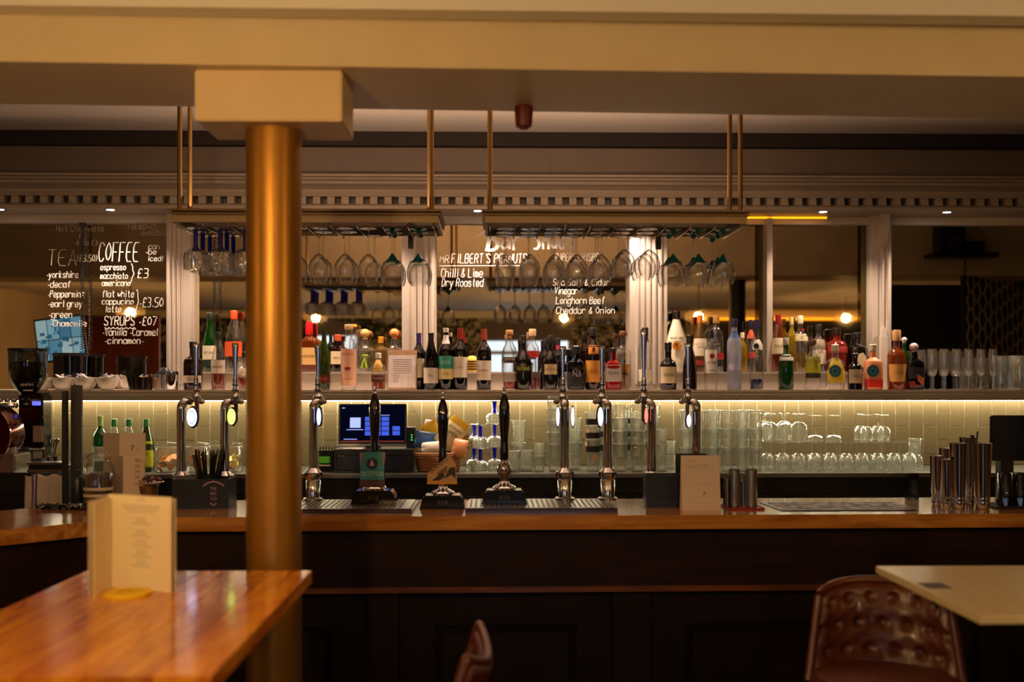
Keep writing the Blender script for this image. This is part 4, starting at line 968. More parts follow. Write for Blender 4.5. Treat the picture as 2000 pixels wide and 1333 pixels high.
bt = b(1587, 30, 664, 'f', 'spirit', 'clear', 'clear gin bottle with a lime green label and small black figure', ('4a2c1c', 'cork'), [(697, 729, 'b4b820', None, None, None, 1.4), (729, 739, '2c2c20')], capfr=.88)
text(bt, 'K', .016, .040, (.010, 0, Z(0, 713, 5.82)-zsh), r=.0432, mat=ink)
b(1599, 28, 634, 'b', 'spirit', 'clear', 'clear gin bottle with a black cap and tall cream label', ('101210', 'cap'), [(664, 712, 'ccc0a4', 'GIN', '8c3a24', 6)])
b(1634, 40, 641, 'b', 'spirit', 'redb', 'large red aperitif bottle with a dark cap', ('20120e', 'cap'), [(668, 690, '8c1c14', None)])
bt = b(1631, 31, 673, 'f', 'squat', 'clear', 'gin bottle in yellow patterned print with a teal roundel', ('cfc8b0', 'cork'), [(700, 748, 'd0b02c', None, None, None, 1.5)], sq=5, capfr=.83)
mark(bt, 1631, 725, 5.772, 12, '1c5c70', 24); mark(bt, 1631, 725, 5.769, 7, '2c7c84', 20, 'inner_ring'); mark(bt, 1631, 725, 5.766, 3, '16304c', 14, 'eye')
bt = b(1675, 38, 650, 'b', 'squat', 'black', 'large black gin bottle with a cream diamond label', ('181818', 'cork'), (), sq=0, capfr=.84)
MB().slab([(-.026, -.053, .06), (.0, -.053, .018), (.03, -.053, .04), (.03, -.053, .085), (.012, -.053, .108), (-.012, -.053, .098)], (0, -.002, 0)).build('diamond_label', pm('c8b890'), bt)
b(1670, 28, 690, 'f', 'spirit', 'wineglass', 'small dark medicine style gin bottle with a square cream label', ('101010', 'cork'), [(722, 749, 'a8967c', 'MONKEY', '4a3c30', 4)], capfr=.90)
bt = b(1705, 32, 673, 'f', 'squat', 'peach', 'peach coloured gin bottle with a teal roundel and red base', ('b8b0a0', 'cork'), [(741, 757, 'c82414', None, None, None, 1.5)], sq=5, capfr=.83)
mark(bt, 1705, 725, 5.770, 12, '1c5c70', 24); mark(bt, 1705, 725, 5.767, 7, '2c7c84', 20, 'inner_ring'); mark(bt, 1705, 725, 5.764, 3, '16304c', 14, 'eye')
b(1751, 35, 645, 'f', 'squat', 'amber', 'amber cognac bottle with a tall wooden stopper and gold label', ('c08c58', 'cork'), [(712, 746, 'd09a50', 'COGNAC', '7a4c1c', 5)], capfr=.80)
b(1766, 20, 657, 'b', 'spirit', 'green', 'small green shouldered bottle behind the cognac', ('cfc8c8', 'ball'), z=zsh, Y=5.93)
bt = b(1785, 33, 675, 'f', 'squat', 'navy', 'square rum bottle with a navy, orange and red angular print', ('b8a0a0', 'ball'), [(718, 740, '24243c')], ('red', 735), sq=6, capfr=.84)
MB().slab([(-.044, -.050, .01), (.0, -.050, .02), (-.02, -.050, .05), (-.044, -.050, .04)], (0, -.001, 0)).build('angular_print', pm('8c2418'), bt); MB().slab([(.0, -.050, .05), (.03, -.050, .02), (.036, -.050, .06), (.0, -.050, .085)], (0, -.001, 0)).build('angular_print', pm('c06a34'), bt)
# ---- glassware on the shelf to the right
kind('flute', [('bowl', MB().lathe([(.004, .075), (.014, .083), (.021, .11), (.023, .15), (.022, .19), (.020, .222)], 16).mesh('bowl', clearw)),
    ('stem', MB().lathe([(.0045, .006), (.0035, .03), (.0055, .045), (.0035, .06), (.006, .08)], 8).mesh('stem', clearw)),
    ('foot', MB().lathe([(0, 0), (.030, 0), (.030, .002), (.007, .006)], 16).mesh('foot', clearw))])
for ri, (Yr, rn) in enumerate(((5.775, 'front row'), (5.845, 'second row'), (5.915, 'third row'), (5.985, 'back row'))):
    for i in range(7):
        px = 1815 + i*24 + (12 if ri % 2 else 0)
        if px > 1948: continue
        p = P(px, 750, 5.8)
        put('flute', 'champagne flute on the shelf, %s from the left in the %s' % (ORD[i], rn), 'glass', (p.x, Yr, zsh), 'champagne flutes on the shelf', name='champagne_flute')
kind('hiball', [('bowl', MB().lathe([(0, .004), (.030, .004), (.031, .03), (.034, .15), (.033, .152), (.030, .03)], 28, flute=.03, nf=14).mesh('bowl', stackg)), ('glass_base', MB().lathe([(0, 0), (.028, 0), (.030, .012), (0, .012)], 20).mesh('glass_base', clearw))])
for i, (px, Yr) in enumerate(((1982, 5.78), (2012, 5.78), (1998, 5.885), (1968, 5.885), (2042, 5.78))):
    p = P(px, 750, 5.8); put('hiball', 'ribbed tall tumbler right of the flutes, ' + ['front left', 'front middle', 'back middle', 'back left', 'front right'][i], 'glass', (p.x, Yr, zsh), 'ribbed tumblers right of the flutes', name='tumbler', sc=1.22)
# ================================================================ left end of the shelf
def cup(px, i):
    t = thing('sugar_bowl', 'white ceramic bowl filled with sugar packets, %s from the left' % ORD[i], 'bowl', (X(px, 5.80), 5.80, zsh), 0, 'white bowls on the shelf')
    MB().lathe([(0, .0), (.032, 0), (.034, .005), (.050, .025), (.058, .050), (.060, .066), (.057, .066), (.048, .028), (0, .008)], 26).build('bowl_body', white, t)
    text(t, 'COFFEE', .034, .006, (0, 0, .052), r=.0595, mat=M('bowl_print', '3a3634', .5))
    for k in range(9):
        m_ = Matrix.Translation((random.uniform(-.028, .028), random.uniform(-.02, .02), .062+random.uniform(0, .012))) @ Matrix.Rotation(random.uniform(-.9, .9), 4, 'Y') @ Matrix.Rotation(random.uniform(0, 3), 4, 'Z')
        MB().box(-.024, .024, -.011, .011, -.002, .002, .001).tf(m_).build('sugar_packet', M('packet_%d' % (k % 3), ['c9c2c4', 'b3a08a', '9d97a2'][k % 3], .6), t)
for i, px in enumerate((81, 124, 167, 210)): cup(px, i)
cup_ = thing('sugar_bowl', 'plain white bowl at the right end of the row of sugar bowls', 'bowl', (X(250, 5.92), 5.95, zsh), 0, 'white bowls on the shelf')
MB().lathe([(0, .0), (.032, 0), (.050, .025), (.058, .060), (.055, .06), (.048, .028), (0, .008)], 26).build('bowl_body', white, cup_)
rk = thing('fluted_dish', 'dark fluted dish beside the white bowls', 'dish', (X(275, 5.79), 5.79, zsh)); MB().lathe([(0, 0), (.055, 0), (.066, .05), (.070, .068), (.064, .068), (.055, .01), (0, .01)], 64, flute=.05, nf=16).build('dish_body', M('dark_pewter', '241e1a', .3, .5), rk)
tg = thing('tea_glass', 'short glass of pale brown sugar on the shelf', 'glass', (X(303, 5.80), 5.80, zsh)); MB().lathe([(0, 0), (.022, 0), (.027, .085), (.025, .085), (.020, .006), (0, .006)], 20).build('glass_body', clearw, tg); MB().lathe([(0, .007), (.0195, .007), (.023, .06), (0, .062)], 16).build('brown_sugar', pm('c08a4c'), tg)
tg = thing('tea_glass', 'small clear glass beside the steel tumbler', 'glass', (X(320, 5.88), 5.88, zsh)); MB().lathe([(0, 0), (.020, 0), (.025, .08), (.023, .08), (.018, .006), (0, .006)], 20).build('glass_body', clearw, tg)
tg = thing('steel_tumbler', 'shiny steel tumbler at the foot of the left pilaster', 'tumbler', (X(336, 5.79), 5.79, zsh)); MB().lathe([(0, 0), (.030, 0), (.033, .004), (.034, .098), (.032, .098), (.031, .01), (0, .01)], 28).build('tumbler_body', chrome, tg)
hop = thing('hopper_stand_in', 'smoked cylinder with a black lid, standing in for a second grinder hopper', 'canister', (X(134, 5.94), 5.965, zsh));  # added solid cylinder in place of a mirrored second hopper
MB().lathe([(0, 0), (.085, 0), (.09, .19), (.088, .19), (.083, .004)], 30).build('stand_in_body', G('smoked_plastic', '4a5a70', .25, '1c222c', .5), hop); MB().lathe([(.092, .185), (.094, .19), (.094, .2), (0, .204)], 30).build('lid', black, hop)
fl_ = thing('black_scoop', 'black curved plastic scoop leaning behind the small glasses', 'scoop', (X(318, 5.97), 5.99, zsh)); MB().lathe([(0, 0), (.05, 0), (.055, .04), (.045, .09), (.02, .12), (0, .125)], 20, ell=.6).build('scoop_body', black, fl_)
# wall cables in front of the mirrors (spiral cords)
def cord(px, y0, y1, label, Y=6.03):
    p = P(px, y0, Y); t = thing('coiled_cable', label, 'cable', (p.x, Y, p.z)); H = p.z-P(px, y1, Y).z; n_ = int(H/.0135)
    MB().tube([(.010*math.sin(k*PI/2), .010*math.cos(k*PI/2), -H*k/(n_*4)) for k in range(n_*4+1)], .0026, 5).build('coil', black, t)
    MB().lathe([(0, 0), (.02, 0), (.02, .012), (0, .012)], 12).build('cable_mount', black, t)
cord(161, 440, 684, 'black coiled cable hanging in front of the left mirror')
cord(419, 440, 610, 'black coiled cable hanging behind the blue stemmed glasses')
# ================================================================ on the back counter
ZB = zbc
def pl(px, Y, z=ZB): return (X(px, Y), Y, z)
# till
t = thing('till_screen', 'black touch screen till glowing with a blue keypad', 'monitor', (X(727, 5.66), 5.66, ZB+.135))
sx, s0, s1 = .178, .012, .225
ti = Matrix.Rotation(math.radians(-6), 4, 'X')
MB().box(-sx, sx, 0, .02, s0-.01, s1, .004).tf(ti).build('screen_casing', black, t)
MB().box(-sx+.002, sx-.002, -.001, .0, s0-.006, s0-.002).tf(ti).build('casing_edge', steel, t)
MB().box(-sx+.008, sx-.008, -.0012, .0, s0+.012, s1-.006).tf(ti).build('display', E('till_display', '0a0d26', .35), t)
MB().box(-.118, -.062, -.0024, -.0014, .098, .152).tf(ti).build('display_panel', E('till_panel', 'a9b8ff', 1.0), t)
MB().box(-.135, -.048, -.0024, -.0014, .086, .090).tf(ti).build('display_line', E('till_line', 'a0acff', .9), t)
MB().box(-.15, -.08, -.0024, -.0014, .036, .040).tf(ti).build('display_line', E('till_line', 'a0acff', .9), t)
MB().box(-.16, -.145, -.0024, -.0014, .200, .205).tf(ti).build('display_line', E('till_line', 'a0acff', .9), t)
MB().box(.0, .09, -.0024, -.0014, .163, .166).tf(ti).build('display_line', E('till_line', 'a0acff', .9), t)
MB().box(-.165, .165, -.0024, -.0014, .026, .029).tf(ti).build('display_bar', E('till_red', 'b0402c', .7), t)
kb = MB().box(-.0195, .0195, -.0026, -.0014, -.011, .011).tf(ti).mesh('key', E('till_key', '3f5ad0', .9))
for i in range(3):
    for j in range(4):
        k = use(kb, 'key', t, (-.020+i*.044, 0, .145-j*.0255)); k.location.y = -.145*0 + (.145-j*.0255)*0
        kz = .145-j*.0255; k.location = (-.020+i*.044, kz*math.tan(math.radians(6))*.98, kz*.995)
for j in range(2): kz = .095-j*.0255; use(kb, 'key', t, (.125, kz*math.tan(math.radians(6)), kz))
MB().box(-.04, .04, .02, .08, -.012, .06, .004).build('stand', black, t)
d_ = thing('cash_drawer', 'wide black cash drawer under the till screen', 'cash drawer', (X(730, 5.60), 5.60, ZB))
MB().box(-.205, .205, 0, .40, 0, .118, .004).build('drawer_body', M('drawer_black', '0e0d0d', .4), d_); MB().box(-.195, .195, -.006, 0, .012, .095, .003).build('drawer_front', M('drawer_front_black', '0a0909', .3), d_)
MB().box(-.185, -.150, -.008, -.006, .088, .092).build('maker_plate', M('dull_silver', '8a8680', .4, .6), d_)
MB().box(-.207, .207, -.002, .40, .118, .123, .001).build('drawer_lid', M('drawer_lid', '1d1a18', .3), d_)
rc = thing('paper_slips', 'small heap of paper slips in front of the till screen', 'paper', (X(690, 5.63), 5.625, ZB+.123))
for k in range(3): MB().box(-.05, .05, -.018, .018, k*.002, k*.002+.0016).tf(Matrix.Rotation(.2*k, 4, 'Z')).build('slip', paper, rc)
ph = thing('card_terminal', 'black wireless box with green lights beside the till', 'terminal', (X(802, 5.72), 5.72, ZB+.123)); MB().box(-.024, .024, 0, .08, 0, .11, .003).build('terminal_body', black, ph)
for k in range(3): MB().box(.002, .010, -.001, 0, .040+k*.013, .045+k*.013).build('signal_light', E('green_signal', '38d060', 1.4), ph)
rk = thing('napkin_rack', 'black slotted rack with a bright green card beside the till', 'rack', (X(636, 5.62), 5.62, ZB))
MB().box(-.045, .045, 0, .12, 0, .006).build('rack_base', black, rk)
for k in range(7): MB().tube([(-.045+k*.015, .02, .006), (-.045+k*.015, .02, .135), (-.045+k*.015, .10, .135), (-.045+k*.015, .10, .006)], .0018, 6).build('rack_wire', M('rack_wire', '4a4642', .3, .8), rk)
MB().box(-.040, .040, .03, .09, .006, .115).build('folder', blackm, rk)
MB().box(-.034, .022, .004, .008, .05, .085).build('green_card', pm('5cc83c'), rk); MB().box(-.034, .024, .000, .006, .035, .042).build('card_holder', M('pale_plastic', 'c8c0b8', .4), rk)
# snack basket
bk_ = thing('wicker_basket', 'woven basket of crisp packets behind the middle hand pump', 'basket', (X(856, 5.72), 5.70, ZB))
wick = M('wicker', 'a06a38', .7, noise=.35, nscale=60, stretch=(1,1,6), bump=.6)
for k in range(8): MB().lathe([(.108+k*.0018, .004+k*.0125), (.114+k*.0018, .010+k*.0125), (.108+k*.0018, .0165+k*.0125)], 40, ell=.72, flute=.02, nf=20).build('woven_band', wick, bk_)
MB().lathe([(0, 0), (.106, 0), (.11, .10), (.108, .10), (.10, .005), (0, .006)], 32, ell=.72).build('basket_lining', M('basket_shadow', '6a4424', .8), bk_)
def packet(loc, wd, ht, col, label, rot, txt=None, tcol='2a3a20', parts=(), ts=.5):
    t = thing('crisp_packet', label, 'packet', loc); m_ = Matrix.Rotation(math.radians(rot[0]), 4, 'X') @ Matrix.Rotation(math.radians(rot[1]), 4, 'Y')
    mb = MB(); N_ = 10
    for sgn in (-1, 1):
        vs = [[mb.b.verts.new((wd*(i/N_-.5)*(1+.04*math.sin(j*2.)), sgn*.024*max(0, (1-(2*i/N_-1)**2)*(1-(2*j/N_-1)**2))**.5 + .002*math.sin(i*3+j*2), ht*(j/N_-.5))) for j in range(N_+1)] for i in range(N_+1)]
        for i in range(N_):
            for j in range(N_): mb.b.faces.new([vs[i][j], vs[i+1][j], vs[i+1][j+1], vs[i][j+1]]).smooth = True
    mb.tf(m_).build('packet_body', M('packet_'+col, col, .35, noise=.06), t)
    for (z0, z1, c) in parts: MB().lathe([(wd*.40, z0), (wd*.42, (z0+z1)/2), (wd*.40, z1)], 14, ell=.15, arc=(-1.5, 1.5)).tf(m_ @ Matrix.Translation((0, -.019, 0))).build('packet_band', M('packet_'+c, c, .4), t)
    if txt:
        for n_, (s_, zz) in enumerate(txt): text(t, s_, wd*.62, ht*.11*ts*2, m_ @ Vector((0, -.030, zz)), mtx=m_.to_3x3(), mat=pm(tcol))
    return t
packet((X(884, 5.70), 5.70, ZB+.205), .125, .17, 'd8cfa0', 'cream and yellow crisp packet leaning out of the basket', (-8, 36), [('JOHN', .02), ('PIPER', -.008)], parts=((.045, .08, 'e8b81c'),))
packet((X(848, 5.78), 5.78, ZB+.19), .09, .15, 'e8bc1c', 'yellow crisp packet standing at the back of the basket', (5, -28))
packet((X(832, 5.70), 5.71, ZB+.165), .12, .09, '2c5c9c', 'blue crisp packet lying over the left rim of the basket', (-15, 8))
packet((X(848, 5.66), 5.65, ZB+.125), .13, .075, 'cfc3b0', 'white crisp packet in the front left of the basket', (-20, -5))
packet((X(898, 5.67), 5.66, ZB+.125), .08, .10, 'd08a5c', 'orange brown crisp packet in the front right of the basket', (-15, 12))
packet((X(893, 5.78), 5.78, ZB+.155), .14, .045, '2c7434', 'green crisp packet under the paper bag', (-10, 14))
packet((X(886, 5.75), 5.74, ZB+.185), .17, .055, '9c7848', 'brown paper packet laid across the basket', (-10, 8))
packet((X(836, 5.8), 5.82, ZB+.24), .04, .06, 'd88aa0', 'small pink packet poking up at the back', (0, 10))
# glass kinds for the counter
kind('pint', [('bowl', MB().lathe([(0, .006), (.028, .006), (.030, .02), (.040, .115), (.042, .148), (.040, .148), (.037, .10), (.028, .02)], 22).mesh('bowl', stackg)), ('glass_base', MB().lathe([(0, 0), (.029, 0), (.030, .008), (0, .010)], 18).mesh('glass_base', clearw))])
kind('tumbler', [('bowl', MB().lathe([(0, .006), (.026, .006), (.034, .085), (.032, .085), (.025, .012)], 24, flute=.025, nf=12).mesh('bowl', stackg)), ('glass_base', MB().lathe([(0, 0), (.026, 0), (.027, .008), (0, .009)], 18).mesh('glass_base', clearw))])
kind('lowtumbler', [('bowl', MB().lathe([(0, .006), (.034, .006), (.038, .02), (.038, .11), (.036, .112), (.034, .02)], 24, flute=.03, nf=14).mesh('bowl', stackg)), ('glass_base', MB().lathe([(0, 0), (.034, 0), (.036, .012), (0, .012)], 18).mesh('glass_base', clearw))])
kind('bluegob', [('bowl', MB().lathe([(.012, .060), (.030, .056), (.045, .045), (.050, .030), (.050, .0), (.048, 0), (.047, .03)], 24, flute=.02, nf=12).mesh('bowl', stackg)),
    ('stem', MB().lathe([(.018, .058), (.012, .066), (.010, .09), (.012, .118)], 10).mesh('stem', blueg)), ('foot', MB().lathe([(0, .124), (.034, .124), (.034, .1225), (.012, .116)], 18).mesh('foot', stackg))])
kind('invwine', [('bowl', MB().lathe([(.0, .088), (.020, .085), (.036, .068), (.041, .045), (.038, .015), (.033, 0), (.031, 0)], 18).mesh('bowl', stackg)),
    ('stem', MB().lathe([(.006, .086), (.0035, .10), (.0035, .145), (.005, .15)], 8).mesh('stem', clearw)), ('foot', MB().lathe([(0, .155), (.034, .155), (.034, .1535), (.008, .150)], 18).mesh('foot', stackg))])
kind('invgob', [('bowl', MB().lathe([(.0, .105), (.024, .102), (.044, .085), (.050, .055), (.046, .02), (.040, 0), (.038, 0)], 20).mesh('bowl', stackg)),
    ('stem', MB().lathe([(.012, .102), (.007, .112), (.010, .135), (.014, .142)], 10).mesh('stem', clearw)), ('foot', MB().lathe([(0, .150), (.036, .150), (.036, .148), (.014, .142)], 18).mesh('foot', stackg))])
kind('coupe', [('bowl', MB().lathe([(0, .034), (.030, .031), (.043, .020), (.045, 0), (.043, 0)], 20).mesh('bowl', stackg)),
    ('stem', MB().lathe([(.006, .033), (.0035, .05), (.0035, .13), (.005, .136)], 8).mesh('stem', clearw)), ('foot', MB().lathe([(0, .140), (.042, .140), (.042, .1385), (.008, .135)], 18).mesh('foot', stackg))])
kind('beer', [('bowl', MB().lathe([(0, .01), (.028, .01), (.030, .03), (.037, .12), (.041, .17), (.039, .17), (.036, .12), (.027, .02)], 22).mesh('bowl', stackg)), ('glass_base', MB().lathe([(0, 0), (.031, 0), (.030, .010), (0, .012)], 18).mesh('glass_base', clearw)),
    ('printed_band', MB().lathe([(.0385, .105), (.0402, .125), (.0408, .135)], 18).mesh('printed_band', pm('16120e'))), ('printed_crest', MB().lathe([(0, 0), (.017, 0), (.017, .002), (0, .002)], 14).tf(Matrix.Translation((0, -.0375, .075)) @ Matrix.Rotation(PI/2, 4, 'X')).mesh('printed_crest', pm('c0947c')))])
rimg = G('glass_rim_highlight', 'ffffff', body=.45, bodycol='fbfff2', refl=1.0, base=.3, rough=.08)  # bright rim lines are put into the colour as milky white
for k_, r_, z_ in (('pint', .042, .1475), ('tumbler', .034, .0845), ('lowtumbler', .038, .1115), ('beer', .041, .1695), ('bluegob', .050, .001), ('invwine', .033, .001), ('invgob', .040, .001), ('coupe', .045, .001)):
    KIND[k_].append(('rim', MB().lathe([(r_-.0016, z_-.0008), (r_, z_-.001), (r_+.0006, z_), (r_, z_+.001), (r_-.0016, z_+.0008), (r_-.0016, z_-.0008)], 22).mesh('rim', rimg)))
NM = {'pint': 'pint_glass', 'tumbler': 'tumbler', 'lowtumbler': 'ribbed_tumbler', 'bluegob': 'blue_stemmed_glass', 'invwine': 'wine_glass', 'invgob': 'goblet', 'coupe': 'coupe_glass', 'beer': 'beer_glass'}
def stack(k, px, Y, n, dz, desc, where, grp, z=ZB, sc=1, flip=False):
    for i in range(n):
        pos = (['single'] if n == 1 else ['bottom', 'top'] if n == 2 else ['bottom', 'middle', 'top'] if n == 3 else ['bottom', 'second', 'third', 'top', 'topmost fifth'])[i]
        put(k, '%s, %s one %s' % (desc, pos, where), 'glass', (X(px, Y), Y, z+i*dz), grp, name=NM[k], sc=sc, flip=False)
bgp = 'blue stemmed goblets stacked upside down'
def fwd(px, Y, n, dz, where, sc=1): stack('bluegob', px, Y, n, dz, 'upside down blue stemmed goblet', where, bgp, sc=sc)
fwd(938, 5.70, 2, .124, 'in the left blue stack')
fwd(966, 5.82, 3, .124, 'in the right blue stack', 1)
fwd(926, 5.83, 2, .124, 'in the hidden back blue stack', 1)
gp = 'clear tumblers stacked behind the third hand pump'
stack('lowtumbler', 1001, 5.66, 1, .1, 'ribbed clear tumbler', 'left behind the third hand pump', gp, sc=1)
stack('lowtumbler', 1028, 5.71, 1, .1, 'ribbed clear tumbler', 'right behind the third hand pump', gp, sc=1.0)
stack('pint', 1013, 5.80, 2, .118, 'pint glass', 'in the tall stack behind the ribbed tumblers', gp, sc=1.0)
stack('tumbler', 1053, 5.68, 2, .066, 'small clear tumbler', 'beside the pint stacks', gp)
gp = 'pint glasses stacked behind the taps'
for px, Y, n, wh in ((1083, 5.68, 5, 'just left of the double badge tap'), (1122, 5.80, 3, 'behind the double badge tap'), (1212, 5.68, 4, 'right of the second tray tap'), (1245, 5.68, 4, 'left of the red badge tap'), (1275, 5.82, 4, 'behind the red badge tap')):
    stack('pint', px, Y, n, .062 if n == 5 else .068 if n == 4 else .066, 'pint glass', wh, gp)
for px, Y, wh in ((1158, 5.68, 'left of the second tray tap'), (1182, 5.80, 'behind the second tray tap'), (1230, 5.84, 'between the two middle taps')): stack('beer', px, Y, 3, .072, 'branded beer glass with a dark band', wh, 'printed beer glasses behind the taps')
stack('tumbler', 1293, 5.68, 3, .075, 'small clear tumbler', 'right of the red badge tap', 'small tumblers', sc=.85)
stack('tumbler', 1310, 5.86, 2, .078, 'small clear tumbler', 'at the end of the pint glasses', 'small tumblers', sc=.85)
gp = 'half pint glasses in the big stacks on the right'
for c, px in enumerate((1338, 1365, 1393, 1421, 1449, 1477)):
    for ri, Y in enumerate((5.66, 5.80)):
        n = 3
        if ri and c % 2: continue
        stack('pint', px+(0 if ri == 0 else 5), Y, n, .098 if n == 3 else .1, 'half pint glass', 'in %s column, %s row of the big stacks' % (ORD[c], ['front', 'back'][ri]), gp, sc=.86 if ri == 0 else .86)
gp = 'upside down glasses at the right of the back counter'
for ri, Y in enumerate((5.64, 5.745, 5.85)):
    for i in range(11):
        px = 1497+i*31+(12 if ri == 1 else 0)
        if px > 1802 or px < (1505 if ri == 0 else 1490): continue
        put('invwine', 'upside down wine glass on the counter, %s from the left in the %s row' % (ORD[i], ['front', 'middle', 'back'][ri]), 'glass', (X(px, Y), Y, ZB), gp, name='wine_glass')
for i, (px, Y) in enumerate(((1492, 5.85), (1503, 5.70), (1531, 5.85), (1560, 5.70))):
    put('invgob', 'upside down short stemmed goblet on the upper layer, %s from the left' % ORD[i], 'glass', (X(px, Y), Y, ZB+.156), 'goblets on the upper layer', name='goblet')
for i, (px, Y) in enumerate(((1592, 5.74), (1628, 5.74))): put('coupe', 'upside down coupe glass on the upper layer, ' + ['left', 'right'][i] + ' one', 'glass', (X(px, Y), Y, ZB+.156), 'coupe glasses', name='coupe_glass')
for i, (px, Y) in enumerate(((1692, 5.70), (1726, 5.70), (1680, 5.84), (1714, 5.84))): put('invwine', 'upside down wine glass on the upper layer, ' + ['front left', 'front right', 'back left', 'back right'][i], 'glass', (X(px, Y), Y, ZB+.156), 'wine glasses on the upper layer', name='wine_glass', sc=.92)
put('hiball', 'tall straight glass at the right end of the glasses', 'glass', pl(1787, 5.97), 'tall glasses', name='tall_glass', sc=1.05)
# ---- left of the column: water bottles, jars
for i, (px, c) in enumerate(((223, 'green'), (252, 'green'), (286, 'oliveg'))):
    b(px, 30, 819, 'f', 'slope', 'clear' if i < 2 else 'oliveg', ['clear sparkling water bottle with a green cap, left one', 'clear sparkling water bottle with a green cap, middle one', 'green cordial bottle with a lime yellow label'][i], ('2c8c3c', 'cap'), [(862, 912, 'c8d028', 'LIME', '4c7a20', 7)] if i == 2 else [(870, 905, 'd8d4cc')], Y=5.74, z=ZB, name='water_bottle')
b(196, 28, 813, 'f', 'wine', 'green', 'green glass bottle with a pale green capsule by the coffee machine', ('a8cc70', 'foil'), [(872, 900, 'b8c8b0')], Y=5.74, z=ZB, capfr=.86)
og = [pm('d88a1c', .4), pm('c86a14', .4), pm('d8c41c', .4)]
for i, (px, w_, m_) in enumerate(((328, 54, 0), (386, 50, 1), (405, 44, 0), (452, 44, 2))):
    Y = 5.68 if i != 2 else 5.82; r = w_/2/F*Y
    if i == 1: px = 386
    if i == 2: px = 418
    t = thing('clip_jar', ['clip top jar of dried orange slices, leftmost', 'clip top jar with a large orange slice behind the white badge tap', 'nearly empty clip top jar behind the straws', 'clip top jar of lemon slices next to the column'][i], 'jar', (X(px, Y), Y, ZB)); H = .155
    MB().lathe([(0, 0), (r*.93, 0), (r, .008), (r, .115), (r*.86, .128), (r*.84, .135)], 26).build('jar_body', clearw, t)
    MB().lathe([(r*.88, .137), (r*.9, .142), (r*.86, .150), (0, .155)], 26).build('jar_lid', clearw, t)
    MB().lathe([(r*.88, .132), (r*.91, .1345), (r*.88, .137)], 26).build('seal_ring', pm('c8c8b8'), t)
    MB().tube([(r*.9, -.01, .11), (r*1.03, -.012, .125), (r*.9, -.01, .15), (0, -.012, .158)], .0015, 6).build('wire_clip', steel, t)
    if i != 2:
        for k in range(12):
            a = random.uniform(0, 6.28); rr = random.uniform(.2, .62)*r
            mt = Matrix.Translation((rr*math.cos(a), rr*math.sin(a), .018+k*.0058)) @ Matrix.Rotation(random.uniform(-1, 1), 4, 'X') @ Matrix.Rotation(random.uniform(-1, 1), 4, 'Y')
            MB().lathe([(0, 0), (r*.30, 0), (r*.30, .003), (0, .003)], 12).tf(mt).build('fruit_slice', og[m_] if k % 3 else pm('e8b86c', .5), t)
# cable across the tiles
cbz = thing('wall_cable', 'thin dark cable running down the tiles beside the till', 'cable', P(802, 785, 6.06).to_tuple())
a_ = P(802, 785, 6.06); MB().tube([(0, 0, 0), (P(815, 812, 6.06)-a_), (P(826, 838, 6.06)-a_), (P(832, 880, 6.06)-a_)], .0022, 6).build('cable_run', M('cable_dark', '3a362f', .5), cbz)
# ================================================================ on the bar counter
def onbar(px, py): return onz(px, py, zc)
# menu cards
def card(px0, px1, y0, y1, label, col, lines, yaw=0, name='menu_card'):
    p = onbar((px0+px1)/2, y1); Y = p.y; w_ = (px1-px0)/F*Y; h = (y1-y0)/F*Y
    t = thing(name, label, 'menu', (p.x, p.y, zc), yaw)
    a = math.radians(7); m_ = Matrix.Rotation(-a, 4, 'X')
    MB().box(-w_/2, w_/2, 0, .003, 0, h).tf(m_).build('front_leaf', M('card_'+col, col, .6), t)
    MB().box(-w_/2, w_/2, -.003, 0, 0, h).tf(Matrix.Translation((0, 2*h*math.sin(a)+.004, 0)) @ Matrix.Rotation(a, 4, 'X')).build('back_leaf', M('card_'+col, col, .6), t)
    for s_, fy_, ww, hh, mm in lines:
        text(t, s_, ww*w_, hh*h, m_ @ Vector((0 if ww < .7 or True else 0, -.0012, fy_*h)), mtx=m_.to_3x3(), mat=mm)
    return t
mi = M('menu_faint_ink', 'a8927c', .7); md = M('menu_dark_ink', '5a5048', .7)
c_ = card(1332, 1408, 890, 998, 'tall pale menu card reading THE PSALTER beside the steel cylinders', 'c9b5a2', [], name='menu_card')
m_ = Matrix.Rotation(-math.radians(7), 4, 'X')
for s_, x_, zf, w_, h_, mm in (('THE', -.038, .188, .032, .012, mi), ('PSALTER', -.012, .168, .088, .014, mi), ('HAPPY   HOUR', .0, .100, .085, .0045, mi), ('7', .012, .062, .012, .018, md), ('%', .024, .058, .008, .009, mi), ('ALL DAY MONDAY', 0, .030, .082, .004, mi)):
    if s_ in ('HAPPY   HOUR', 'ALL DAY MONDAY'):
        for k in range(9): MB().box(-.04+k*.0092, -.034+k*.0092, -.0016, -.0008, zf-.0012, zf+.0012).tf(m_).build('printed_dash', mm, c_)
        continue
    text(c_, s_, w_, h_, m_ @ Vector((x_, -.0012, zf)), mtx=m_.to_3x3(), mat=mm)
for k in range(8): MB().box(-.05+k*.010, -.044+k*.010, -.0016, -.0008, .1535, .155).tf(m_).build('printed_dash', mi, c_)
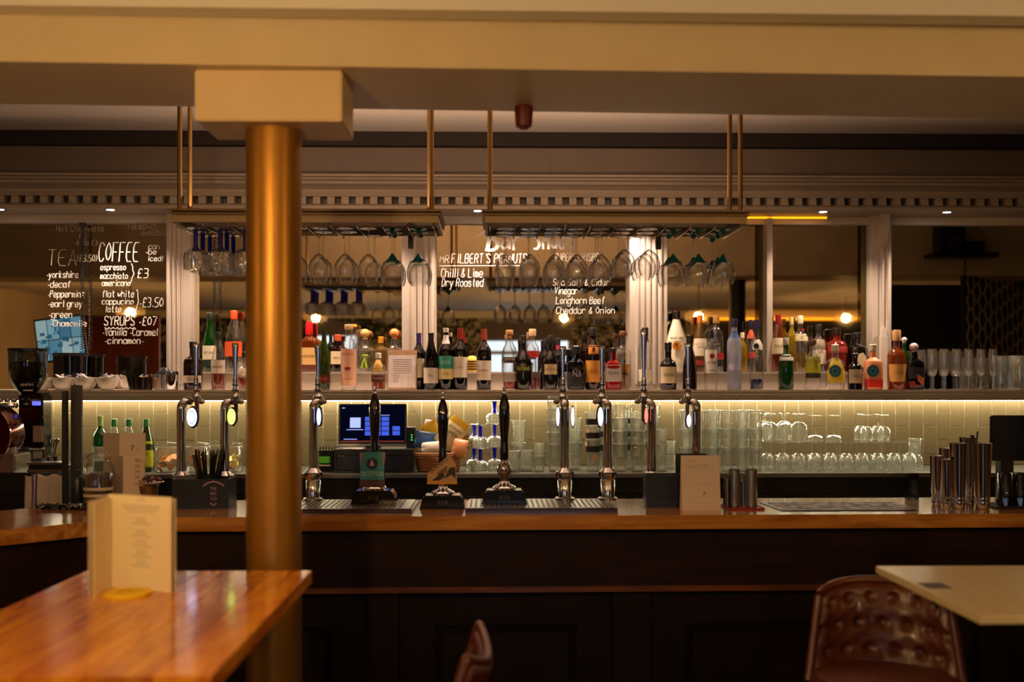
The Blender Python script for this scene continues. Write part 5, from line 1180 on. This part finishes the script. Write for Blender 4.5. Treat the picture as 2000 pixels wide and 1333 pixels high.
# two menu cards on the left, one with a 7 and one tall
def leaf(x0, y0, x1, y1, h, z, name, mat, t, thick=.003):
    d = Vector((x1-x0, y1-y0)); n = Vector((-d.y, d.x)).normalized()*thick
    return MB().prism([(x0, y0), (x1, y1), (x1+n.x, y1+n.y), (x0+n.x, y0+n.y)], z, z+h).build(name, mat, t)
cm_ = M('card_c4b09a', 'c4b09a', .6); cm2 = M('card_shaded_stock', 'b7a592', .6)
p = onbar(235, 985)
t = thing('menu_card', 'folded pale menu card with a small 7, standing behind the bean jar', 'menu', (X(235, 4.42), 4.42, zc))
H7 = Z(0, 847, 4.42)-zc; xa, xb, xc_ = X(193, 4.42)-t.location.x, 0, X(281, 4.42)-t.location.x
leaf(xa, .05, xb, -.01, H7, 0, 'left_leaf', cm2, t); leaf(xb, -.01, xc_, .02, H7, 0, 'right_leaf', cm_, t)
text(t, '7', .012, .022, (.05, -.004+.0, Z(0, 876, 4.42)-zc), mat=md); text(t, '%', .009, .010, (.068, .0035, Z(0, 880, 4.42)-zc), mat=mi)
t = thing('menu_card', 'taller folded menu card leaning in front of the 7 card', 'menu', (X(250, 4.26), 4.26, zc))
Hb = Z(0, 892, 4.26)-zc; xa, xc_ = X(222, 4.26)-t.location.x, X(279, 4.26)-t.location.x
leaf(xa, .03, xa+.04, -.01, Hb, 0, 'left_leaf', cm2, t); leaf(xa+.04, -.01, xc_, .02, Hb, 0, 'right_leaf', cm_, t)
for k in range(4): MB().box(xc_-.030, xc_-.012, -.001, .0, Hb-.02-k*.022, Hb-.010-k*.022).build('printed_block', mi, t)
# bean jar with chrome lid
t = thing('bean_jar', 'big clear glass jar of coffee beans with a paper label', 'jar', (X(194, 4.22), 4.22, zc)); r = 29/F*4.22; H = Z(0, 897, 4.22)-zc
MB().lathe([(0, 0), (r*.95, 0), (r, .01), (r, H*.70), (r*.86, H*.86), (r*.72, H*.95), (r*.74, H)], 30).build('jar_body', clearw, t)
MB().lathe([(0, .006), (r*.93, .008), (r*.93, H*.66), (r*.6, H*.72), (0, H*.74)], 24, flute=.01, nf=9).build('coffee_beans', M('roast_beans', '3a1e0e', .45, noise=.5, nscale=160, bump=1), t)
MB().lathe([(r*1.008, H*.38), (r*1.012, H*.38), (r*1.012, H*.44), (r*1.008, H*.44)], 24, arc=(-1.4, 1.4)).build('paper_label', M('jar_label', 'b8a690', .6), t)
MB().lathe([(r*1.008, H*.25), (r*1.012, H*.25), (r*1.012, H*.31), (r*1.008, H*.31)], 24, arc=(-1.4, 1.4)).build('paper_label', M('jar_label', 'b8a690', .6), t)
MB().lathe([(r*.78, H), (r*.8, H+.012), (r*.5, H+.022), (.012, H+.03), (.014, H+.04), (0, H+.045)], 26).build('jar_lid', G('lid_glass', 'f0f2ea', body=.15, bodycol='e8e4d8', refl=.9), t)
MB().tube([(-r*.8, -.01, H-.02), (-r*1.0, -.012, H+.004), (-r*.4, -.02, H+.012)], .002, 6).build('wire_clip', steel, t)
# saucer of tips on a beaker
t = thing('sauce_beaker', 'copper coloured beaker under a white saucer of red sweets', 'beaker', (X(290, 4.30), 4.30, zc)); hb = Z(0, 948, 4.30)-zc
MB().lathe([(0, 0), (.030, 0), (.040, hb-.002), (.038, hb-.002), (.028, .006), (0, .006)], 24).build('beaker_body', M('dull_copper', '7a5a42', .3, .7), t)
t = thing('saucer', 'white saucer of red wrapped sweets on the copper beaker', 'saucer', (X(290, 4.30), 4.30, zc+hb)); MB().lathe([(0, .0), (.03, 0), (.058, .010), (.060, .012), (.03, .004), (0, .004)], 28).build('saucer_body', white, t)
for k in range(16):
    m_ = Matrix.Translation((random.uniform(-.038, .038), random.uniform(-.035, .03), .012+random.uniform(0, .016))) @ Matrix.Rotation(random.uniform(0, 3), 4, 'Z') @ Matrix.Rotation(random.uniform(-.7, .7), 4, 'Y')
    MB().lathe([(0, -.012), (.005, -.007), (.006, 0), (.005, .007), (0, .012)], 8).tf(m_ @ Matrix.Rotation(PI/2, 4, 'Y')).build('wrapped_sweet', M('sweet_%d' % (k % 3), ['5c1414', '3a1010', '9c6a5c'][k % 3], .35), t)
# black caddies
def caddy(x0, x1, y0, y1, label, Y, dep, side=True):
    x = X((x0+x1)/2, Y); w_ = (X(x1, Y)-X(x0, Y))/2; h = Z(0, y0, Y)-zc
    t = thing('bar_caddy', label, 'caddy', (x, Y, zc))
    b_ = MB().box(-w_, w_, 0, dep, 0, .006, .002); b_.build('caddy_base', black, t)
    for nm, q in (('front_wall', (-w_, w_, 0, .005, .006, h)), ('back_wall', (-w_, w_, dep-.005, dep, .006, h)), ('side_wall', (-w_, -w_+.005, .005, dep-.005, .006, h)), ('side_wall', (w_-.005, w_, .005, dep-.005, .006, h)), ('divider', (-.0025, .0025, .005, dep-.005, .006, h*.9))):
        MB().box(*q, .001).build(nm, black, t)
    return t, h
t, h = caddy(336, 446, 937, 992, 'black bar caddy with a pink printed logo left of the column', 4.20, .14)
mp_ = M('logo_pink', 'b08a9c', .6)
MB().tube([(.012, -.002, .088), (.03, -.002, .100), (.052, -.002, .106), (.074, -.002, .100), (.092, -.002, .088)], .003, 6).build('logo_arc', mp_, t)
for k, s_ in enumerate(('THE', 'BREW', 'CO')): text(t, s_, .024, .012, (.052, -.002, .078-k*.019), mat=mp_)
MB().tube([(.04, -.0015, .022), (.052, -.0015, .012), (.064, -.0015, .022)], .0025, 6).build('logo_tail', mp_, t)
for k in range(34):
    a = k*.77; rr = .004+.0012*k
    so = MB().tube([(0, 0, 0), (math.cos(a)*.045, math.sin(a)*.018, .205+.012*math.sin(k*1.7))], .0028, 6)
    if k == 0: sl_ = thing('straw_holder', 'black holder stuffed with black straws in the caddy', 'straws', (X(407, 4.27), 4.275, zc+.006)); MB().lathe([(0, 0), (.030, 0), (.040, .12), (.038, .12), (.028, .004)], 20).build('holder_cup', black, sl_)
    so.tf(Matrix.Translation((math.cos(a)*rr*.5, math.sin(a)*rr*.5, .006))).build('straw', black, sl_)
t = thing('sugar_sachets', 'grey folded sachets lying in the left half of the caddy', 'sachets', (X(362, 4.26), 4.26, zc+.006))
for k in range(6): MB().box(-.028, .028, -.02+k*.006, -.018+k*.006, .002, .108+k*.002).tf(Matrix.Rotation(.12*math.sin(k*2), 4, 'Y')).build('sachet', M('sachet_grey', '4c4844', .5), t)
t, h = caddy(1262, 1332, 930, 988, 'plain black caddy beside the tall menu card', 4.20, .09)
cb3 = thing('drinks_book', 'tall black booklet standing behind the menu card', 'book', (X(1350, 4.30), 4.30, zc)); MB().box(-.06, .06, 0, .02, 0, Z(0, 889, 4.3)-zc, .002).build('book_block', blackm, cb3); MB().box(-.062, .062, -.002, 0, 0, Z(0, 888, 4.3)-zc).build('cover', black, cb3)
# steel cylinders on a red tray
p = onbar(1445, 1000)
t = thing('red_tray', 'small red plastic tray under the steel cylinders', 'tray', (X(1448, 4.20), 4.20, zc)); MB().box(-.070, .070, -.085, .07, 0, .004, .001).build('tray_base', M('red_plastic', '8c1410', .35), t)
for q in ((-.070, .070, -.085, -.081), (-.07, .07, .066, .07), (-.07, -.066, -.08, .065), (.066, .07, -.08, .065)): MB().box(*q, .004, .009).build('tray_rim', M('red_plastic', '8c1410', .35), t)
for i, (px, w_, y0, Y, lb) in enumerate(((1434, 22, 920, 4.16, 'tall steel cylinder on the red tray, left one'), (1467, 23, 920, 4.16, 'tall steel cylinder on the red tray, right one'), (1421, 17, 938, 4.20, 'shorter dark steel cylinder left on the red tray'), (1452, 15, 946, 4.21, 'short steel cylinder between the two tall ones'), (1448, 17, 930, 4.245, 'steel cylinder at the back of the red tray'))):
    t = thing('steel_cylinder', lb, 'cylinder', (X(px, Y), Y, zc+.004)); r = w_/2/F*Y; H = Z(0, y0, Y)-zc-.004
    MB().lathe([(0, 0), (r, 0), (r, H), (r*.93, H), (r*.92, .003), (0, .003)], 24).build('cylinder_body', steel, t); MB().lathe([(r*.9, H-.002), (r*1.03, H-.002), (r*1.03, H+.003), (r*.9, H+.003)], 24).build('rim', chrome, t)
# bar runner
x0, x1 = X(1487, 4.2), X(1790, 4.38)
t = thing('bar_runner', 'grey patterned bar runner mat lying on the counter', 'bar mat', (0, 0, zc))
pa = [onz(1527, 997, zc+.004), onz(1790, 996, zc+.004), onz(1752, 980, zc+.004), onz(1484, 981, zc+.004)]
MB().prism([(q.x, q.y) for q in pa], 0, .004).build('mat_base', black, t)
m_, nt = nt_new('runner_print'); bb = nt.nodes['Principled BSDF']; vo = nt.nodes.new('ShaderNodeTexNoise'); vo.inputs['Scale'].default_value = 26; vo.inputs['Detail'].default_value = 3
tc = nt.nodes.new('ShaderNodeTexCoord'); cr = nt.nodes.new('ShaderNodeValToRGB'); e_ = cr.color_ramp.elements; e_[0].position = .45; e_[0].color = lin('2e2c2c'); e_[1].position = .55; e_[1].color = lin('9a8a84')
nt.links.new(tc.outputs['Object'], vo.inputs['Vector']); nt.links.new(vo.outputs[0], cr.inputs[0]); nt.links.new(cr.outputs[0], bb.inputs['Base Color']); bb.inputs['Roughness'].default_value = .6
cx_ = sum(q.x for q in pa)/4; cy_ = sum(q.y for q in pa)/4
MB().prism([(cx_+(q.x-cx_)*.95, cy_+(q.y-cy_)*.88) for q in pa], .004, .0048).build('printed_field', m_, t)
# cocktail shakers
for i, (px, w_, y0, y1, lb) in enumerate(((1829, 25, 893, 992, 'steel cocktail tin, leftmost and short'), (1848, 25, 900, 996, 'steel cocktail tin, second from the left'), (1872, 34, 868, 998, 'tall steel cocktail tin in the middle left'), (1890, 32, 857, 985, 'tallest steel cocktail tin at the back'), (1918, 36, 868, 999, 'wide steel cocktail tin at the front right'), (1846, 24, 878, 980, 'steel cocktail tin at the back left'))):
    p = onbar(px, y1); Y = min(p.y + (0 if i != 4 else .0), 4.36)
    if i in (2,): Y = 4.13
    if i == 4: Y = 4.12
    if i == 3: Y = 4.26
    if i == 5: Y = 4.30
    if i == 0: Y = 4.22
    if i == 1: Y = 4.135
    t = thing('cocktail_tin', lb, 'cocktail shaker', (X(px, Y), Y, zc)); r = w_/2/F*Y; H = Z(0, y0, Y)-zc
    MB().lathe([(0, 0), (r*.72, 0), (r*.76, .006), (r*.80, .03), (r*.79, .032), (r*.81, .036), (r*.82, .045), (r*.81, .047), (r*.84, .053), (r, H-.004), (r*1.04, H), (r*.97, H-.002), (r*.7, .02)], 34).build('tin_body', chrome, t)
t = thing('bar_spoons', 'dark spoon and muddler handles sticking out of the tallest tin', 'bar spoons', (X(1900, 4.26), 4.26, zc+.03)); MB().tube([(0, 0, 0), (.01, 0, .19), (.02, 0, .265)], .004, 8).build('spoon_handle', black, t); MB().tube([(.0, .01, .0), (.006, .01, .22), (.002, .01, .25)], [.004, .007, .008], 8).build('muddler', black, t)
# right end: tablet stand and dark glasses
t = thing('tablet', 'dark tablet on a stand at the right edge of the bar', 'tablet', (X(1972, 4.9), 4.9, zbc))
t.location.z = 1.02
st_ = t; MB().box(-.088, .10, 0, .02, .21, .42, .006).build('tablet_body', M('tablet_navy', '121722', .25), t); MB().box(-.08, .092, -.002, 0, .225, .41).build('screen', M('tablet_screen', '131b2a', .12), t); MB().box(-.03, .03, .02, .08, 0, .32, .004).build('stand', black, t)
sb = thing('speed_rail_cabinet', 'black under bar cabinet behind the right end of the counter', 'cabinet', (X(1985, 4.85), 4.85, 0)); MB().box(-.12, .9, -.06, .45, 0, 1.02, .004).build('cabinet_body', blackm, sb); MB().box(-.11, .89, -.068, -.06, .1, .96, .003).build('door', M('cabinet_black', '0c0b0b', .3), sb)
for i, px in enumerate((1962, 1990, 2018)):
    Y = 4.20; t = thing('tasting_glass', 'dark upside down tumbler on a black mat, ' + ['left', 'middle', 'right'][i] + ' one', 'glass', (X(px, Y), Y, zc+.006), 0, 'dark tumblers at the right end'); MB().lathe([(0, .13), (.022, .13), (.026, .125), (.031, 0), (.029, 0), (.02, .12)], 20, flute=.04, nf=10).build('bowl', G('smoke_glass', '9a9a9a', .1, '14161a', .7), t)
t = thing('rubber_mat', 'black rubber bar mat at the right end of the counter', 'bar mat', (X(1990, 4.2), 4.2, zc)); MB().box(-.12, .55, -.06, .12, 0, .006, .001).build('mat_base', blackm, t)
t = thing('tap_bracket', 'dark clear plastic bracket behind the bar runner', 'bracket', (X(1782, 4.47), 4.46, zc)); MB().box(-.024, .024, 0, .03, 0, Z(0, 928, 4.46)-zc, .002).build('bracket_body', G('smoke_glass', '9a9a9a', .1, '14161a', .7), t)
# black necklace of beads / cable heap
t = thing('cable_heap', 'glossy black coiled cable lying on the left counter', 'cable', (onbar(126, 996).x, onbar(126, 996).y, zc)); pts = []
for k in range(120): u = k/119; pts.append((-.10+.20*u+.012*math.cos(k*1.3), .02*math.sin(k*1.3)+.008*math.sin(k*.4), .012+.008*math.sin(k*1.9)))
MB().tube(pts, .0055, 8).build('cable_run', blackg, t)
# ================================================================ coffee corner at the left
cs = thing('coffee_station', 'black side cabinet carrying the grinder and coffee machine', 'cabinet', (-2.55, 4.95, 0)); MB().box(-.62, .44, 0, .55, 0, 1.16, .004).build('cabinet_body', blackm, cs); MB().box(-.63, .45, -.01, .56, 1.16, 1.18, .002).build('cabinet_top', M('station_top', '2a2724', .3, .4), cs); MB().box(-.60, .42, -.012, -.002, .1, 1.1, .003).build('door', M('cabinet_black', '0c0b0b', .3), cs)
zt3 = 1.18
g = thing('coffee_grinder', 'black coffee grinder with a smoked hopper full of beans', 'grinder', (X(58, 5.32), 5.32, zt3))
MB().box(-.075, .085, -.09, .09, 0, .03, .006).build('foot_plate', black, g); MB().box(-.045, .075, -.03, .09, .03, .36, .012).build('motor_body', blackg, g)
MB().box(.035, .095, -.075, -.031, .24, .34, .006).build('control_head', blackg, g)
hd = MB().box(.045, .085, -.078, -.075, .30, .32).build('grinder_display', E('grinder_display', '5a5aff', 1.6), g)
MB().box(.03, .08, -.036, -.031, .12, .20, .002).build('badge_panel', M('steel_badge', 'b0a498', .35, .6), g); MB().box(.03, .09, -.085, -.031, .085, .095, .002).build('portafilter_fork', chrome, g); MB().box(.03, .075, -.036, -.031, .04, .075, .002).build('badge_panel', M('steel_badge', 'b0a498', .35, .6), g)
zhp = Z(0, 752, 5.32)-zt3
MB().lathe([(.035, .355), (.05, zhp-.03), (.075, zhp+.01)], 26, (-.012, .01, 0)).build('hopper_neck', blackg, g)
MB().lathe([(.075, zhp+.01), (.088, zhp+.04), (.091, zhp+.17), (.09, zhp+.172)], 30, (-.012, .01, 0)).build('hopper', G('hopper_smoke', '9aa0a4', .12, '2a2c30', .6), g)
MB().lathe([(0, zhp+.012), (.07, zhp+.012), (.085, zhp+.045), (.086, zhp+.105), (.05, zhp+.115), (0, zhp+.12)], 24, (-.012, .01, 0), flute=.01, nf=11).build('hopper_beans', M('roast_beans_dark', '140a06', .4, noise=.5, nscale=120, bump=1), g)
MB().lathe([(.093, zhp+.165), (.094, zhp+.178), (0, zhp+.182)], 30, (-.012, .01, 0)).build('hopper_lid', black, g)
text(g, 'ANFIM', .062, .013, (.02, -.082, zhp+.0), mat=M('grinder_lettering', 'cfc4b8', .5))
MB().box(.005, .05, -.085, -.082, zhp-.03, zhp-.024).build('lettering_line', M('grinder_lettering', 'cfc4b8', .5), g)
MB().lathe([(0, -.01), (.04, -.012), (.046, 0), (.04, .012), (0, .014)], 20, (-.06, -.10, .30)).build('dosing_knob', chrome, g)
for k in range(3): MB().lathe([(0, 0), (.012, .002), (.014, .01), (.008, .018), (0, .02)], 12, (-.09+k*.03, -.115+.004*k, .315)).build('chrome_button', chrome, g)
# espresso machine with a round copper side
em = thing('espresso_machine', 'espresso machine with a rounded dark copper body cut by the left edge', 'coffee machine', (X(-60, 5.0), 5.02, zt3))
r = (X(32, 5.0)-X(-96, 5.0))/2
MB().lathe([(0, -.08), (r*.98, -.08), (r, -.07), (r, .07), (r*.98, .08), (0, .08)], 40).tf(Matrix.Translation((X(-32, 5.0)-em.location.x, .0, Z(0, 850, 5)-zt3)) @ Matrix.Rotation(PI/2, 4, 'X')).build('copper_drum', M('dark_copper', '5c1c10', .14, .9), em)
MB().lathe([(r*1.0, -.005), (r*1.03, -.005), (r*1.03, .005), (r*1.0, .005)], 40).tf(Matrix.Translation((X(-32, 5.0)-em.location.x, -.085, Z(0, 850, 5)-zt3)) @ Matrix.Rotation(PI/2, 4, 'X')).build('chrome_ring', chrome, em)
MB().box(-.30, X(42, 5.0)-em.location.x, -.09, .09, .0, .085, .006).build('steel_panel', M('machine_panel', 'a8a09a', .25, .9), em)
# knock drawer tray, spoons, towel
kt = thing('steel_tray', 'shallow steel and black tray beside the grinder', 'tray', (X(88, 4.98), 4.98, zt3)); MB().box(-.075, .09, -.02, .06, 0, .012, .003).build('tray_base', steel, kt); MB().box(-.08, .095, -.024, .064, .035, .045, .003).build('tray_top', M('tray_top_steel', '8a8680', .25, .8), kt); MB().box(-.07, .085, -.015, .055, .012, .035, .002).build('tray_side', black, kt)
tp_ = thing('spoon_cup', 'steel beaker of teaspoons next to the black post', 'beaker', (X(103, 5.3), 5.30, zt3)); MB().lathe([(0, 0), (.022, 0), (.028, .05), (.026, .05), (.02, .004)], 20).build('beaker_body', steel, tp_)
for k in range(6): MB().tube([(0, 0, .004), (.012*math.cos(k)+.004, .01*math.sin(k), .10), (.018*math.cos(k)+.01, .012*math.sin(k), .135)], [.002, .003, .007], 6).build('teaspoon', chrome, tp_)
tw2 = thing('tea_towel', 'white tea towel with a purple blue stripe hanging from the cabinet', 'towel', (X(86, 4.90), 4.915, zt3-.01))
mb = MB(); N1, N2 = 22, 14; hw = .092; hh = .175
vs = [[mb.b.verts.new((-hw+2*hw*i/N1, -.012*math.sin(i*.9+j*.25)*(j/N2)-.006*math.sin(i*.4), -hh*j/N2 - .006*math.sin(i*.7))) for j in range(N2+1)] for i in range(N1+1)]
for i in range(N1):
    for j in range(N2): mb.b.faces.new([vs[i][j], vs[i+1][j], vs[i+1][j+1], vs[i][j+1]]).smooth = True
to = mb.build('towel_cloth', M('towel_cotton', 'c2b2a2', .9, bump=.3, nscale=90), tw2)
sd_ = to.modifiers.new('thickness', 'SOLIDIFY'); sd_.thickness = .003
mb = MB()
for (i0, i1) in ((4, 5), (6, 7)):
    va = [[mb.b.verts.new(vs_) for vs_ in ((-hw+2*hw*i/N1, -.012*math.sin(i*.9+j*.25)*(j/N2)-.006*math.sin(i*.4)-.0035, -hh*j/N2-.006*math.sin(i*.7)) for j in range(N2+1))] for i in (i0, i1)]
    for j in range(N2): mb.b.faces.new([va[0][j], va[1][j], va[1][j+1], va[0][j+1]])
    mb.build('towel_stripe', M('stripe_purple', '5a4a78', .9), tw2) ; mb = MB()
mb.b.free()
# black partition panel and little bottle on it
x0, x1 = X(124, 4.62), X(134, 4.62)
pp = thing('post_panel', 'tall narrow black panel standing behind the left counter', 'partition', (x0, 4.60, 0)); zt4 = Z(0, 764, 4.62)
MB().box(0, .022, 0, .02, 0, zt4, .002).build('front_post', black, pp); MB().box(.022, .068, .04, .06, 0, zt4+.025, .002).build('side_board', M('board_lit_side', '2e2a28', .45), pp)  # light on the black panel's side is put into the greyer board colour
sb2 = thing('soap_dispenser', 'small black pump bottle standing behind the left counter', 'dispenser', (X(152, 4.52), 4.52, 0)); 
sb2.location.z = zc
sb2.location = (X(152, 4.33), 4.33, zc)
MB().lathe([(0, 0), (.022, 0), (.024, .004), (.024, .10), (.018, .115), (.008, .12)], 20).build('bottle_body', black, sb2); MB().lathe([(.009, .118), (.009, .14), (.004, .142), (.004, .155), (0, .156)], 12).build('pump_neck', black, sb2); MB().box(-.022, .006, -.005, .005, .15, .157, .001).build('nozzle', black, sb2)
# ================================================================ customer side
# high wooden table
zt = 1.08
A_, B_, D_ = onz(165, 1117, zt), onz(610, 1115, zt), onz(412, 1321, zt)
x0, x1, y0, y1 = A_.x, (B_.x+D_.x)/2, D_.y, B_.y
wt = thing('high_table', 'glossy orange brown wooden high table in the left foreground', 'table', ((x0+x1)/2, (y0+y1)/2, 0))
wx, wy = (x1-x0)/2, (y1-y0)/2
for k in range(6):
    MB().box(-wx+k*wx/3+.0003, -wx+(k+1)*wx/3-.0003, -wy, wy, zt-.034, zt, .0008).build('board', table_wood, wt)
MB().box(-.28, .28, -.04, .04, zt-.07, zt-.034, .004).build('batten', dark_wood, wt)
MB().tube([(0, 0, .02), (0, 0, zt-.07)], .038, 20).build('pedestal', black, wt); MB().lathe([(0, 0), (.24, 0), (.24, .012), (.05, .03), (0, .03)], 40).build('foot_plate', black, wt)
# folded menu on it
mn = thing('folded_menu', 'folded cream menu card standing on the wooden high table', 'menu', (0, 0, zt))
h = .232; cpaper = M('menu_cream_stock', 'f4e4b4', .6)
fo = onz(212, 1147, zt); en = onz(334, 1159, zt); le = onz(184, 1171, zt); bk2 = onz(172, 1164, zt)
mn.location = (fo.x, fo.y, zt)
def rel(p): return (p.x-fo.x, p.y-fo.y)
leaf(*rel(fo), *rel(en), h, 0, 'inner_leaf', cpaper, mn, .002); leaf(*rel(le), *rel(fo), h-.004, 0, 'left_leaf', cpaper, mn, .002)
for k in range(3): leaf(rel(bk2)[0]+k*.0045, rel(bk2)[1]+.004-k*.006, rel(bk2)[0]+k*.006+.012, rel(fo)[1]+.03-k*.002, h-.006-k*.002, 0, 'page', M('menu_edge_stock', 'd8c8a0', .6), mn, .0012)
leaf(rel(fo)[0]+.006, rel(fo)[1]+.030, rel(en)[0]+.004, rel(en)[1]+.022, h-.006, 0, 'back_leaf', M('menu_edge_stock', 'd8c8a0', .6), mn, .002)
d = (en-fo); L_ = d.length; d.normalize(); n_ = Vector((d.y, -d.x, 0))
def mline(u, z, wd, th=.0013, m=None):
    a = Vector(rel(fo)+(0,)) + d*(L_*u-wd/2) + n_*.0006; c = a + d*wd
    MB().prism([(a.x, a.y), (c.x, c.y), (c.x+n_.x*.0006, c.y+n_.y*.0006), (a.x+n_.x*.0006, a.y+n_.y*.0006)], z, z+th).build('printed_line', m or inkl, mn)
rows_ = [(.222, .03)] + [(.206, .12), (.199, .11), (.192, .085)]
for s_ in (.176, .146, .121, .096, .072): rows_ += [(s_, .032), (s_-.007, .035), (s_-.014, .062)]
for z, wd in rows_: mline(.53, z, wd, .0012)
for i, (dx, dz) in enumerate(((0, 0), (.004, .0042))):
    cp = onz(249, 1162, zt); t = thing('coaster', 'round yellow beer mat on the wooden table, ' + ['lower', 'upper'][i] + ' one', 'coaster', (cp.x+dx, cp.y-.006+dx, zt+dz), .4*i, 'yellow beer mats')
    MB().lathe([(0, 0), (.052, 0), (.052, .004), (0, .004)], 36).build('mat_disc', M('coaster_yellow', 'f2c80c', .7), t)
    if i: MB().slab([(-.034, -.006, .0041), (.03, .010, .0041), (.032, .014, .0041), (-.030, 0, .0041)], (0, 0, .0003)).build('printed_stroke', M('coaster_brown', '5a3a10', .6), t); text(t, 'BEER', .03, .010, (-.004, .022, .0044), mtx=Matrix.Rotation(-PI/2, 3, 'X'), mat=M('coaster_brown', '5a3a10', .6))
# white table
A_, D_ = onz(1718, 1106, zt), onz(1903, 1203, zt)
xw0 = (A_.x+D_.x)/2; yw0, yw1 = D_.y, A_.y
wt2 = thing('high_table', 'pale stone topped high table at the right edge', 'table', (xw0+.33, (yw0+yw1)/2, 0))
stone = M('pale_stone', 'cbb88c', .3, noise=.08, nscale=40, coat=.2)
MB().box(-.33, .75, -(yw1-yw0)/2, (yw1-yw0)/2, zt-.020, zt, .002).build('table_top', stone, wt2)
MB().tube([(.2, 0, .02), (.2, 0, zt-.02)], .038, 20).build('pedestal', black, wt2); MB().lathe([(0, 0), (.24, 0), (.24, .012), (.05, .03), (0, .03)], 40, (.2, 0, 0)).build('foot_plate', black, wt2)
cp = onz(1826, 1145, zt); t = thing('table_badge', 'small dark square sticker on the pale stone table', 'sticker', (cp.x, cp.y, zt)); MB().box(-.03, .03, -.035, .035, 0, .0012).build('sticker_sheet', M('sticker_dark', '3a3430', .6), t)
# ---- leather stools
def stool(loc, rz, label, cv=1.12, Hb=.30, W_=.235, dip=0, tap=.2):
    t = thing('bar_stool', label, 'bar stool', loc, rz)
    # facing -y; curved tufted back round the seat
    zb_ = .70; R0 = .20*(1.12/cv)**1.0; yc0 = R0*math.cos(cv) if cv < 1 else .11
    for inner in (0, 1):
        mb = MB(); NU, NV = 60, 30; gr = []
        for i in range(NU+1):
            u = i/NU*2-1; row = []
            for j in range(NV+1):
                v = j/NV
                a = u*cv; wid = W_*(1-tap*v) 
                x = wid*1.06*math.sin(a)/math.sin(cv); y = .20*math.cos(a)-.11 + v*.07
                top = Hb*(1-.10*abs(u)**3-.02*u*u-dip*(1-u*u)); z = zb_ + v*top
                if v > .9 or abs(u) > .93: rimk = 1
                th = .026
                nx, ny = math.sin(a), math.cos(a)
                e_ = min(1, (1-abs(u))*9)**.5*min(1, (1-v)*7)**.5
                dz = 0
                if inner:
                    # diamond tufting
                    uu = u*3.2; vv = v*3.6
                    dd = min(math.hypot((uu-round(uu)), (vv-2*round(vv/2))), math.hypot((uu-(math.floor(uu)+.5)), (vv-(2*math.floor(vv/2)+1))))
                    dz = -.026*math.exp(-(dd/.22)**2)*e_ + .006*math.cos(PI*uu*2)*math.cos(PI*vv)*e_
                o_ = (-(th*e_+dz) if inner else th*e_)
                row.append(mb.b.verts.new((x+nx*o_, y+ny*o_, z + .006*e_)))
            gr.append(row)
        for i in range(NU):
            for j in range(NV): mb.b.faces.new([gr[i][j], gr[i+1][j], gr[i+1][j+1], gr[i][j+1]]).smooth = True
        mb.build('backrest' if inner else 'backrest_shell', leather, t, 'diamond buttoned leather backrest' if inner else None)
    # piping and pleats along the rim
    pts = []
    for i in range(61):
        u = i/60*2-1; a = u*cv; v = 1; wid = W_*(1-tap)
        pts.append((wid*1.06*math.sin(a)/math.sin(cv), .20*math.cos(a)-.11+.07, zb_+Hb*(1-.10*abs(u)**3-.02*u*u-dip*(1-u*u))+.006))
    MB().tube(pts, .013, 10).build('rim_roll', leather, t)
    for s_ in (-1, 1):
        q = [(s_*W_*(1-tap*v)*1.06, .20*math.cos(cv)-.11+v*.07, zb_+v*Hb*.88) for v in (0, .25, .5, .75, 1)]
        MB().tube(q, .014, 10).build('side_roll', leather, t)
    for k in range(12):
        u = (k-5.5)/6; 
    MB().lathe([(0, .66), (.17, .66), (.205, .675), (.215, .70), (.205, .73), (.16, .745), (0, .75)], 40, (0, -.02, 0), ell=.95).build('seat', leather, t)
    MB().lathe([(0, .64), (.15, .64), (.15, .66), (0, .66)], 30, (0, -.02, 0)).build('seat_plate', black, t)
    for i, (a, c) in enumerate(((-1, -1), (1, -1), (1, 1), (-1, 1))):
        MB().tube([(a*.11, -.02+c*.11, .645), (a*.20, -.02+c*.19, .0)], [.014, .010], 10).build('leg', black, t)
    MB().tube([(.175*math.cos(k*PI/12), -.02+.165*math.sin(k*PI/12), .22) for k in range(25)], .008, 8).build('foot_ring', black, t)
    return t
zz = Z(0, 1125, 3.1)
st1 = stool((X(1738, 3.12), 3.16, zz-1.0-.012), math.radians(-16), 'brown buttoned leather bar stool tucked beside the pale stone table', Hb=.272, tap=.14, W_=.205)
st2 = stool((X(925, 2.75)-.125, 2.78, 0), math.radians(-94), 'brown leather bar stool seen side on below the bar', .62, .250, .22, .30)
for s_ in (st1, st2):
    s_.location.z = 0
